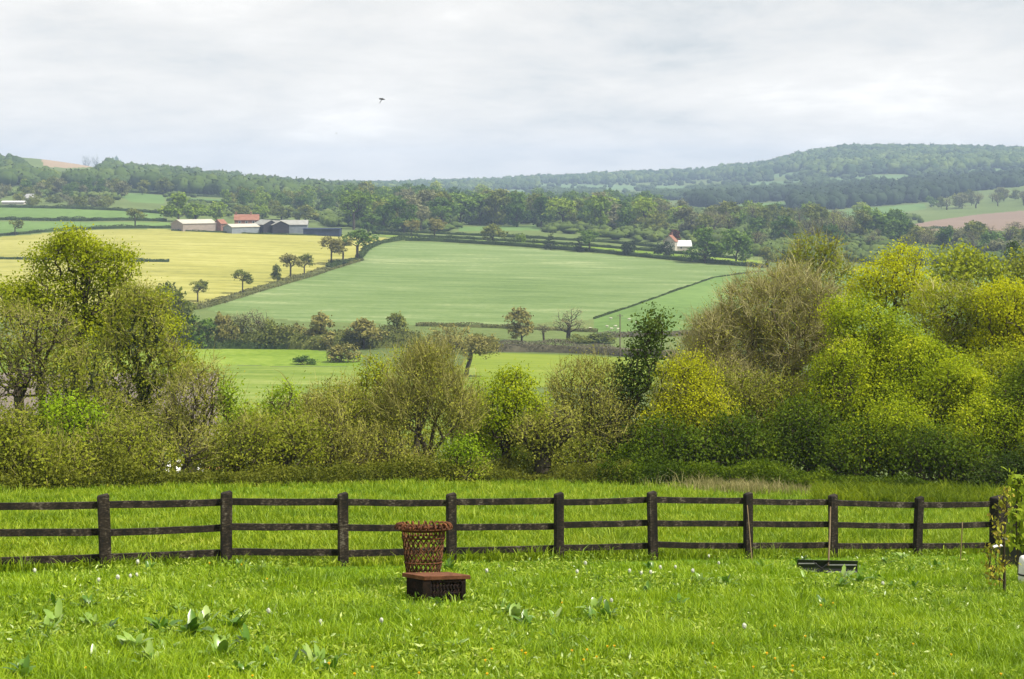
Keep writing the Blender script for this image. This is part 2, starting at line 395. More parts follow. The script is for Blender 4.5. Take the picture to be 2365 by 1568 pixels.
BARK = plain_mat('bark', (.035,.028,.018), (.10,.085,.06), 9, .95, .1, (1,1,.25), .6, .02)
BARKP = plain_mat('pale_bark', (.11,.09,.06), (.22,.19,.13), 9, .95, .1, (1,1,.25), .5, .02)
IVYBARK = plain_mat('ivy_bark', (.02,.03,.012), (.05,.06,.025), 7, .9, .2)
TW_OLIVE = leaf_mat('olive_twig', [(.12,.115,.03),(.25,.235,.065),(.37,.35,.11)], transl=0, nz=.3)
TW_BROWN = leaf_mat('brown_twig', [(.17,.155,.06),(.34,.31,.135),(.50,.46,.24)], transl=0, nz=.3)
TW_DARK = leaf_mat('dark_twig', [(.03,.027,.015),(.08,.07,.035)], transl=0, nz=.3)
LM = {
 'oak':   leaf_mat('oak_leaf', [(.11,.15,.004),(.29,.34,.008),(.47,.49,.02)]),
 'olive': leaf_mat('olive_leaf', [(.09,.12,.008),(.23,.265,.018),(.42,.43,.035)]),
 'brown': leaf_mat('brown_bud', [(.12,.135,.014),(.28,.29,.035),(.45,.44,.07)]),
 'bright':leaf_mat('fresh_leaf', [(.09,.17,.004),(.25,.37,.010),(.42,.52,.02)]),
 'yellow':leaf_mat('yellow_leaf', [(.20,.24,.004),(.46,.49,.006),(.68,.67,.02)]),
 'green': leaf_mat('green_leaf', [(.035,.07,.002),(.13,.19,.005),(.34,.40,.012)], nscale=.6),
 'dark':  leaf_mat('dark_leaf', [(.018,.036,.004),(.055,.095,.008),(.15,.20,.02)]),
 'pale':  leaf_mat('pale_leaf', [(.14,.16,.02),(.29,.30,.04),(.44,.43,.08)]),
 'mix':   leaf_mat('changing_leaf', [(.07,.13,.003),(.29,.37,.006),(.62,.64,.015)], nscale=.6),
 'deep': leaf_mat('shade_dark_leaf', [(.018,.04,.002),(.085,.14,.004),(.27,.34,.012)], nscale=.6),  # darkened leaf colour stands in for deep shade low in the belt
 'bramble': leaf_mat('bramble_leaf', [(.05,.065,.006),(.15,.17,.016),(.29,.29,.04)]),
}
# ------------------------------------------------------------------ near belt of trees and bushes beyond the meadow
brow = lambda px: float(np.interp(px, colx, browd))
def near_tree(name, label, cat, px, dd, blobs, kind, nodes=350, leaf=.13, cover=1.6, twigs=0, tw=TW_OLIVE, bark=BARK, stems=1, seed=1, group=None, crown0=None, **kw):
    d = brow(px)+dd; bx = (px-CX)*d/F; bz = gr(bx, d); m = d/F
    root = empty(name, (bx, d, bz), label, cat, group)
    B = []
    rg = np.random.default_rng(seed+500)
    for (cx, cy, rx, ry) in blobs:
        c = ((cx-px)*m, rg.uniform(-.25, .25)*rx*m, -(cy-HY)*m-bz); B.append((c, (rx*m, max(.8, min(rx, ry)*.85)*m if rx*m > .8 else rx*m, ry*m)))
    low = min(c[2]-r[2] for c, r in B); cen = np.average([c for c, r in B], axis=0, weights=[r[0]*r[2] for c, r in B])
    h = max(.4, low+.15*(cen[2]-low)) if crown0 is None else crown0
    if stems == 1:
        st = [(0, 0, -.3), (0, 0, h*.35), (cen[0]*.12+.05, 0, h*.7), (cen[0]*.3, 0, h)]
        sp = dict(alpha=.3)
    else:
        st = [(0, 0, -.3), (0, 0, .15)]
    sp = dict(alpha=kw.pop('alpha', .33)); 
    tm, cm = make_tree_meshes(name, st, B, nodes, (leaf, leaf*.62), cover, twigs, LM[kind], bark, tw, seed, **sp, **kw)
    link('trunk', tm, root); link('crown', cm, root)
    return root
BUSH = 'bushes along the far edge of the meadow'
near = [
 # left group
 ('oak_tree','tallest tree on the left with open yellow-green crown and dark forking limbs','oak tree',175,17,[(150,600,95,55),(240,610,75,55),(110,680,85,50),(230,690,85,55),(60,720,60,45),(180,770,110,60),(165,560,45,28),(50,680,55,38),(270,740,60,45)],'oak',dict(nodes=640,leaf=.15,cover=1.7,spread=.24,r0=.016,seed=11,twigs=12,tw=TW_DARK,shell=.5)),
 ('ash_tree','sparse olive tree with bare twigs at the left edge','tree',45,12,[(20,760,75,70),(80,850,75,60),(0,860,60,70)],'olive',dict(nodes=420,leaf=.11,cover=.45,twigs=120,seed=12,r0=.013)),
 ('ash_tree','leaning sparse tree between left edge and tall oak','tree',95,10,[(60,830,60,50),(110,760,70,50)],'olive',dict(nodes=260,leaf=.1,cover=.3,twigs=90,seed=13)),
 ('hedge_tree','olive tree with ivy-dark trunk right of the tall oak','tree',312,12,[(320,760,75,85),(250,850,65,70),(370,860,70,70),(310,700,60,40),(300,930,80,60)],'olive',dict(nodes=520,leaf=.11,cover=.8,twigs=130,seed=14,bark=IVYBARK,r0=.02)),
 ('hedge_tree','yellow-green lobed tree beside the ivy-dark trunk','tree',400,14,[(415,835,48,45),(385,760,45,40),(360,700,40,30)],'oak',dict(nodes=200,leaf=.14,cover=1.3,twigs=10,seed=15)),
 ('hedge_tree','brown twiggy tree in front of the grey ploughed strip','tree',440,7,[(450,930,75,70),(400,990,80,60),(480,870,40,40)],'brown',dict(nodes=420,leaf=.09,cover=.45,twigs=170,seed=16,tw=TW_OLIVE)),
 ('olive_tree_crown' if 0 else 'hedge_tree','dense olive tree filling the gap below the tall oak','tree',175,9,[(180,880,80,80),(130,960,80,60),(240,960,80,60)],'olive',dict(nodes=460,leaf=.11,cover=.9,twigs=110,seed=17,bark=IVYBARK,r0=.018)),
 ('sapling','bright green spring sapling among the left bushes','sapling',195,3,[(150,945,45,35),(190,975,65,45),(165,1010,50,40)],'bright',dict(nodes=160,leaf=.13,cover=1.1,seed=18)),
 ('bush','dark olive bush at the far left end of the meadow edge','bush',20,1.6,[(0,1040,75,80),(70,1070,60,60),(20,1000,50,45)],'olive',dict(nodes=360,leaf=.1,cover=1.5,twigs=90,seed=19,stems=3)),
 ('bush','second bush from the left at the meadow edge, brownish olive','bush',130,1.8,[(120,1060,70,55),(160,1080,60,45)],'olive',dict(nodes=300,leaf=.1,cover=1.3,twigs=110,seed=20,stems=3)),
 ('bush','olive bush right of the bright sapling','bush',250,2,[(250,1045,75,65),(290,1075,55,45)],'olive',dict(nodes=320,leaf=.1,cover=1.3,twigs=100,seed=21,stems=3)),
 ('bush','low bush just left of the white glint behind the hedge','bush',340,2,[(335,1065,60,50),(310,1010,50,40)],'olive',dict(nodes=260,leaf=.1,cover=1.1,twigs=110,seed=22,stems=3)),
 ('bush','thin low bush in front of the white glint','bush',420,3,[(420,1100,60,20),(450,1030,60,35)],'brown',dict(nodes=160,leaf=.09,cover=.45,twigs=120,seed=23,stems=3)),
 ('sapling','thin green sapling standing over the pale field, left one','sapling',535,6,[(530,910,25,40),(545,960,30,30),(520,930,18,30)],'bright',dict(nodes=90,leaf=.13,cover=1.0,twigs=30,seed=24)),
 ('sapling','feathery green sapling standing over the pale field, right one','sapling',650,6,[(650,925,42,45),(630,970,45,35),(690,960,30,35)],'bright',dict(nodes=150,leaf=.13,cover=.9,twigs=40,seed=25)),
 ('bush','wide olive bush left of the feathery sapling','bush',555,2.5,[(550,1040,70,70),(500,1070,55,50),(590,1000,45,40)],'olive',dict(nodes=380,leaf=.1,cover=1.3,twigs=120,seed=26,stems=3)),
 ('bush','mossy green bush under the feathery sapling','bush',650,2.8,[(650,1035,75,72),(690,1010,50,45)],'olive',dict(nodes=380,leaf=.11,cover=1.6,twigs=80,seed=27,stems=3)),
 ('bush','brown twiggy bush right of the mossy bush','bush',760,3,[(750,1020,70,85),(790,1050,60,60),(740,960,50,45)],'brown',dict(nodes=420,leaf=.09,cover=.7,twigs=160,seed=28,stems=3)),
 ('hedge_tree','yellow-green tree rising left of the vase shaped tree','tree',880,5,[(870,860,42,35),(855,900,35,40),(900,920,45,45),(880,960,45,40)],'oak',dict(nodes=240,leaf=.13,cover=1.0,twigs=60,seed=29)),
 ('vase_tree','vase shaped twiggy tree with fine upright shoots in mid belt','tree',990,2,[(985,900,90,75),(930,950,60,60),(1050,960,60,60),(1000,830,60,30)],'brown',dict(nodes=560,leaf=.09,cover=.6,twigs=300,r0=.008,seed=30,twup=1.1,twlen=(.4,1.1),alpha=.6,crown0=.9,tw=TW_OLIVE)),
 ('hedge_tree','pale yellow-tipped tree behind the vase shaped tree','tree',960,8,[(960,840,65,40),(1010,880,60,45)],'oak',dict(nodes=260,leaf=.11,cover=.7,twigs=80,seed=31)),
 ('bush','brown bush at the foot of the vase shaped tree','bush',880,2.2,[(870,1045,75,65),(930,1080,70,38)],'brown',dict(nodes=380,leaf=.1,cover=.9,twigs=130,seed=32,stems=3)),
 ('bush','low bramble bank right of the vase shaped tree trunk','bush',1000,1.2,[(1000,1088,75,28),(1070,1092,45,22)],'olive',dict(nodes=240,leaf=.1,cover=1.2,twigs=100,seed=33,stems=3)),
 ('bush','small bright yellow-green bush in mid belt','bush',1070,.8,[(1065,1040,40,38),(1045,1075,38,32),(1085,1070,28,32)],'bright',dict(nodes=200,leaf=.12,cover=1.5,seed=34,stems=3)),
 ('hedge_tree','green tree with several thin dark stems in mid belt','tree',1165,3,[(1185,900,50,48),(1150,950,55,50),(1215,960,55,55),(1170,1010,60,35)],'mix',dict(nodes=420,leaf=.13,cover=1.7,seed=35,r0=.014,crown0=1.2)),
 ('pollard_tree','squat pollard with thick black trunk and pale crown','tree',1250,1.2,[(1250,1020,55,40),(1290,985,50,45),(1225,1000,40,35)],'pale',dict(nodes=280,leaf=.1,cover=1.1,twigs=70,seed=36,r0=.028,crown0=.9)),
 ('hedge_tree','pale twiggy tree over the yellow-green field','tree',1345,4,[(1340,900,80,65),(1310,970,75,60),(1390,970,70,70),(1370,860,50,35)],'pale',dict(nodes=520,leaf=.09,cover=.6,twigs=150,seed=37,tw=TW_OLIVE,alpha=.5)),
 ('bush','shaded undergrowth right of the pollard','bush',1350,3,[(1340,1060,75,45),(1290,1070,45,35)],'olive',dict(nodes=260,leaf=.1,cover=1.2,twigs=60,seed=38,stems=3)),
 ('bush','shaded undergrowth behind the thin dark stems','bush',1180,7,[(1130,1060,55,45),(1210,1065,65,40)],'deep',dict(nodes=260,leaf=.12,cover=1.2,seed=39,stems=3)),
 ('ivy_tree','dark ivy-green tree leaning up to a narrow leafy tip','tree',1440,4.5,[(1508,755,30,38),(1490,810,38,35),(1465,870,50,40),(1440,930,55,45),(1425,990,50,45),(1445,1050,60,40)],'dark',dict(nodes=480,leaf=.17,cover=2.2,spread=.3,seed=40)),
 ('hawthorn_tree','yellow topped tree right of the dark ivy tree','tree',1590,4,[(1580,890,85,60),(1540,970,70,65),(1630,960,80,70),(1600,850,50,35)],'yellow',dict(nodes=620,leaf=.11,cover=1.1,twigs=60,seed=41)),
 ('bush','green bush under the yellow topped tree','bush',1560,2,[(1540,1030,75,60),(1610,1050,75,50),(1490,1060,55,40)],'deep',dict(nodes=420,leaf=.12,cover=1.8,seed=42,stems=3)),
 ('bare_tree','large bare brown tree, widest of the twiggy crowns','tree',1775,9,[(1760,720,105,85),(1680,800,90,80),(1850,800,110,90),(1760,880,120,80),(1850,680,80,60),(1670,900,70,70),(1900,740,60,60)],'brown',dict(nodes=1100,leaf=.08,cover=.55,twigs=420,seed=43,tw=TW_BROWN,bark=BARKP,r0=.018,twlen=(.4,1.0),spread=.35)),
 ('bare_tree','olive twiggy tree behind the large bare brown tree','tree',1880,40,[(1880,590,70,45),(1840,640,60,45),(1930,650,60,50)],'olive',dict(nodes=420,leaf=.2,cover=.7,twigs=40,seed=44,twlen=(.8,1.6),tww=.03)),
 ('bush','green bush under the large bare brown tree, left one','bush',1700,3,[(1700,1010,75,60),(1660,1060,70,45),(1760,1050,70,50)],'deep',dict(nodes=420,leaf=.12,cover=1.6,twigs=20,seed=45,stems=3)),
 ('bush','green bush under the large bare brown tree, right one','bush',1860,3.5,[(1860,990,75,70),(1830,1050,75,55),(1920,1040,70,60)],'deep',dict(nodes=460,leaf=.12,cover=1.7,seed=46,stems=3)),
 ('maple_tree','spiky yellow-green tree top poking above the right belt','tree',2060,16,[(2050,640,80,45),(2090,600,50,35),(2010,680,60,40),(2110,680,60,50)],'yellow',dict(nodes=480,leaf=.15,cover=1.5,spread=.24,seed=47)),
 ('maple_tree','large yellow-green tree right of the bare brown tree','tree',2010,7,[(2000,760,90,65),(1950,720,50,35),(2060,830,110,75),(1960,860,75,80),(2000,930,90,60)],'mix',dict(nodes=900,leaf=.13,cover=1.9,spread=.24,seed=48)),
 ('maple_tree','broad olive-yellow tree with twiggy top near right edge','tree',2220,11,[(2190,720,110,70),(2270,760,110,80),(2160,800,90,60),(2330,720,60,50)],'oak',dict(nodes=900,leaf=.12,cover=1.2,twigs=90,seed=49,tw=TW_BROWN)),
 ('maple_tree','yellow leaved tree leaning in from the right edge','tree',2370,9,[(2330,700,75,60),(2390,790,100,90),(2300,800,60,50)],'yellow',dict(nodes=620,leaf=.13,cover=1.7,seed=50)),
 ('maple_tree','lower rounded yellow-green tree on the right','tree',2180,5,[(2180,930,115,70),(2100,960,80,60),(2270,950,90,70),(2200,880,80,45)],'mix',dict(nodes=800,leaf=.13,cover=1.9,seed=51)),
 ('maple_tree','deep green tree at the lower right edge of the belt','tree',2350,3.5,[(2340,960,85,85),(2400,900,80,90),(2300,1030,80,60)],'green',dict(nodes=700,leaf=.13,cover=1.9,seed=52)),
 ('bush','dark green bush at the right, directly above the last posts','bush',2150,1.5,[(2140,1050,90,65),(2220,1070,80,55)],'deep',dict(nodes=460,leaf=.12,cover=1.9,seed=53,stems=3)),
 ('bush','dark green bush left of the last fence posts','bush',2010,2,[(2000,1040,80,65),(1950,1070,60,48)],'deep',dict(nodes=460,leaf=.12,cover=1.9,seed=54,stems=3)),
 ('bush','darkest bush beside the right edge of the meadow','bush',2330,.5,[(2320,1100,90,50),(2400,1080,70,70)],'dark',dict(nodes=420,leaf=.12,cover=1.9,seed=55,stems=3)),
 ('ash_tree','distant olive tree crown right of the spiky yellow tree','tree',2235,90,[(2220,605,60,35),(2260,640,70,50),(2180,640,50,45)],'oak',dict(nodes=320,leaf=.34,cover=1.6,spread=.6,seed=56)),
 ('ash_tree','distant brownish tree crown at the right edge','tree',2340,90,[(2340,640,60,45),(2390,620,60,50)],'olive',dict(nodes=300,leaf=.34,cover=1.4,spread=.6,seed=57)),
 ('conifer','small dark conifer beside the distant brownish crown','conifer',2340,250,[(2340,580,12,24)],'dark',dict(nodes=60,leaf=.5,cover=2,spread=.5,seed=58)),
]
near += [
 ('bare_tree','smaller bare tan tree leaning against the left of the large bare tree','tree',1640,8,[(1640,790,65,60),(1600,860,70,55),(1670,880,60,60),(1560,930,50,50)],'brown',dict(nodes=520,leaf=.08,cover=.5,twigs=330,seed=66,tw=TW_BROWN,bark=BARKP,twlen=(.4,1.0),spread=.3)),
 ('maple_tree','lime green tree low on the right, just above the nettles','tree',2060,2.5,[(2060,1000,90,75),(2130,1040,70,50),(1990,1040,60,50)],'mix',dict(nodes=560,leaf=.12,cover=1.7,seed=67)),
 ('maple_tree','lime green tree at the right edge behind the last fence posts','tree',2290,2.5,[(2290,990,90,75),(2360,1020,70,60),(2220,1030,60,50)],'mix',dict(nodes=560,leaf=.12,cover=1.7,seed=68)),
 ('hedge_tree','slim green tree just left of the tree with several dark stems','tree',1110,6,[(1110,930,35,55),(1095,990,40,45)],'bright',dict(nodes=160,leaf=.11,cover=1.0,twigs=60,seed=69)),
 ('hedge_tree','tall thin olive tree left of centre over the pale meadow','tree',800,8,[(800,930,55,50),(840,980,50,50),(760,980,50,45)],'pale',dict(nodes=300,leaf=.1,cover=.9,twigs=120,seed=59)),
 ('maple_tree','broad yellow-green tree filling the middle of the right belt','tree',2110,6.5,[(2100,850,95,80),(2040,920,80,70),(2170,860,80,60)],'mix',dict(nodes=620,leaf=.13,cover=1.7,seed=60)),
 ('hedge_tree','mossy tree between the bare brown tree and yellow-green trees','tree',1930,5,[(1930,900,70,85),(1900,960,70,60),(1960,830,50,50)],'mix',dict(nodes=520,leaf=.12,cover=1.4,twigs=40,seed=61)),
 ('hedge_tree','olive twiggy tree below the crown of the bare brown tree','tree',1720,6,[(1700,930,90,70),(1790,930,80,70),(1650,900,50,60)],'olive',dict(nodes=520,leaf=.1,cover=1.0,twigs=120,seed=62)),
 ('maple_tree','olive-yellow tree tight against the right edge','tree',2300,7,[(2290,880,80,70),(2360,870,80,80)],'oak',dict(nodes=520,leaf=.13,cover=1.6,seed=63)),
 ('hedge_tree','golden-olive tree above the small bright yellow-green bush','tree',1080,5,[(1070,960,55,55),(1110,1000,45,50)],'oak',dict(nodes=260,leaf=.11,cover=1.0,twigs=70,seed=64)),
 ('hedge_tree','olive twiggy tree above the two olive bushes, left of centre','tree',700,6,[(690,960,60,45),(760,940,60,50),(820,960,55,55)],'olive',dict(nodes=360,leaf=.1,cover=.9,twigs=130,seed=65)),
]
for i in range(9):   # background understorey that closes the belt
    px = 60+i*265
    near.append(('hedge_tree', ['tangled bare undergrowth behind the front bushes'][0], 'undergrowth', px, 13, [(px, 1010, 110, 70), (px+90, 1040, 80, 60)], 'olive' if i < 5 else 'deep', dict(nodes=260, leaf=.16, cover=1.0, twigs=60, seed=70+i, group='tangled undergrowth behind the front bushes')))
for (nm, lb, ct, px, dd, bl_, kind, kw) in near:
    kw = dict(kw)
    if 'group' not in kw and nm == 'bush': kw['group'] = BUSH
    far_ = dd > 30
    if not far_: kw['leaf'] = kw.get('leaf', .13)*.88
    if kind in ('yellow', 'mix', 'green', 'oak', 'dark', 'bright') and not far_: kw['leaf'] = kw.get('leaf', .13)*.82; kw.setdefault('spread', .2)
    kw['cover'] = kw.get('cover', 1.6)*(2.0 if nm == 'bush' else 1.9); kw['nodes'] = int(kw.get('nodes', 350)*1.35)
    near_tree(nm, lb, ct, px, dd, bl_, kind, **kw)

# ------------------------------------------------------------------ tree models for the middle distance and beyond (unit height)
FL = {
 'green': leaf_mat('far_green', [(.03,.07,.008),(.085,.16,.016),(.18,.27,.03)], 3, .3, .5, nz=.35),
 'lime':  leaf_mat('far_lime', [(.07,.13,.010),(.18,.27,.018),(.31,.39,.04)], 3, .3, .4, nz=.35),
 'olive': leaf_mat('far_olive', [(.06,.085,.012),(.15,.18,.025),(.27,.28,.05)], 3, .3, .5, nz=.35),
 'brown': leaf_mat('far_brown', [(.10,.105,.025),(.22,.205,.05),(.34,.31,.09)], 3, .25, .4, nz=.35),
 'dark':  leaf_mat('far_dark', [(.010,.022,.008),(.025,.042,.014),(.055,.08,.025)], 3, .1, .4, nz=.35),
 'grey':  leaf_mat('far_grey', [(.10,.11,.045),(.18,.19,.08),(.27,.27,.13)], 3, .25, .4, nz=.35),
 'red':   leaf_mat('far_copper', [(.03,.008,.010),(.08,.018,.02),(.12,.03,.03)], 3, .2, .0, nz=.35),
 'pale':  leaf_mat('far_pale', [(.16,.23,.03),(.29,.37,.05),(.42,.47,.09)], 3, .3, .3, nz=.35),
}
VAR = {}
def variant(kind, k):
    key = (kind, k)
    if key in VAR: return VAR[key]
    rg = np.random.default_rng(900+hash(kind) % 1 + {'round': 0, 'field': 50, 'bush': 100, 'bare': 150, 'cone': 200, 'spread': 250}[kind]+k)
    B = []
    if kind == 'round':
        for _ in range(9): 
            a = rg.uniform(0, 6.28); r = rg.uniform(.0, .28); z = rg.uniform(.2, .8); q = rg.uniform(.15, .22); B.append(((r*math.cos(a), r*math.sin(a), z), (q, q, q*.8)))
        p = dict(nodes=190, cover=3.2, leaf=(.06, .046), spread=.035, r0=.003); st = [(0,0,-.05),(0,0,.12),(0.01,0,.25)]
    elif kind == 'field':
        for _ in range(8):
            a = rg.uniform(0, 6.28); r = rg.uniform(.05, .26); z = rg.uniform(.5, .86); q = rg.uniform(.13, .19); B.append(((r*math.cos(a), r*math.sin(a), z), (q, q, q*.75)))
        p = dict(nodes=150, cover=2.4, leaf=(.05, .036), spread=.03, r0=.004); st = [(0,0,-.05),(0.005,0,.2),(0.01,0,.42)]
    elif kind == 'spread':
        for _ in range(8):
            a = rg.uniform(0, 6.28); r = rg.uniform(.2, .6); z = rg.uniform(.42, .82); q = rg.uniform(.2, .3); B.append(((r*math.cos(a), r*math.sin(a)*.6, z), (q, q*.7, q*.8)))
        p = dict(nodes=420, cover=1.5, leaf=(.035, .025), spread=.035, r0=.0032, twigs=700, twlen=(.05,.12), tww=.004); st = [(0,0,-.05),(.03,0,.15),(.08,0,.35)]
    elif kind == 'bush':
        for _ in range(7):
            a = rg.uniform(0, 6.28); r = rg.uniform(.0, .45); z = rg.uniform(.25, .65); q = rg.uniform(.22, .34); B.append(((r*math.cos(a), r*math.sin(a), z), (q, q, min(q, z*1.05))))
        p = dict(nodes=140, cover=2.4, leaf=(.085, .06), spread=.06, r0=.004); st = [(0,0,-.05),(0,0,.1)]
    elif kind == 'bare':
        for _ in range(8):
            a = rg.uniform(0, 6.28); r = rg.uniform(.05, .26); z = rg.uniform(.45, .85); q = rg.uniform(.12, .18); B.append(((r*math.cos(a), r*math.sin(a), z), (q, q, q)))
        p = dict(nodes=260, cover=.18, leaf=(.03, .02), spread=.03, r0=.0045, twigs=900, twlen=(.04,.11), tww=.0035); st = [(0,0,-.05),(0,0,.1),(0.01,0,.25)]
    else:
        for j in range(6): z = .15+j*.14; B.append(((0, 0, z), (.26*(1-z)+.05, .26*(1-z)+.05, .12)))
        p = dict(nodes=110, cover=2.6, leaf=(.06, .035), spread=.02, r0=.004); st = [(0,0,-.05),(0,0,.1)]
    cov = p.pop('cover'); tw_ = p.pop('twigs', 0); lf = p.pop('leaf'); nd = p.pop('nodes')
    t, c = make_tree_meshes(kind+'_tree', st, B, nd, lf, cov, tw_, FL['green'], BARK, TW_BROWN if kind == 'bare' else TW_OLIVE, 300+k*7+len(kind), sides=4, **p)
    wid = 2*max(abs(v.co.x) for v in list(c.vertices)[::7]); top = max(v.co.z for v in list(c.vertices)[::7])
    VAR[key] = (t, c, wid, top); return VAR[key]
TREE_N = 0
def put_tree(name, label, cat, kind, k, col, x, d, z, h, wd, group=None):
    global TREE_N; TREE_N += 1
    t, c, w0, top = variant(kind, k)
    root = empty(name, (x, d, z-.1), label, cat, group, rz=float(rng.uniform(0, 6.28)) if kind != 'spread' else 0.)
    s = h/top; root.scale = (wd/w0, wd/w0, s)
    o1 = link('trunk', t, root); o2 = link('crown', c, root)
    o2.material_slots[0].link = 'OBJECT'; o2.material_slots[0].material = FL[col]
    return root
def tree_px(name, label, cat, kind, k, col, px, py, top, wpx, group=None, d=None):
    if d is None: x, d, z = at(px, py)
    else: x = (px-CX)*d/F; z = gr(x, d)
    m = d/F; htop = -(top-HY)*m
    return put_tree(name, label, cat, kind, k, col, x, d, z, max(1.2, htop-z), wpx*m*1.15, group)
ROW = 'lone trees along the diagonal field boundary'
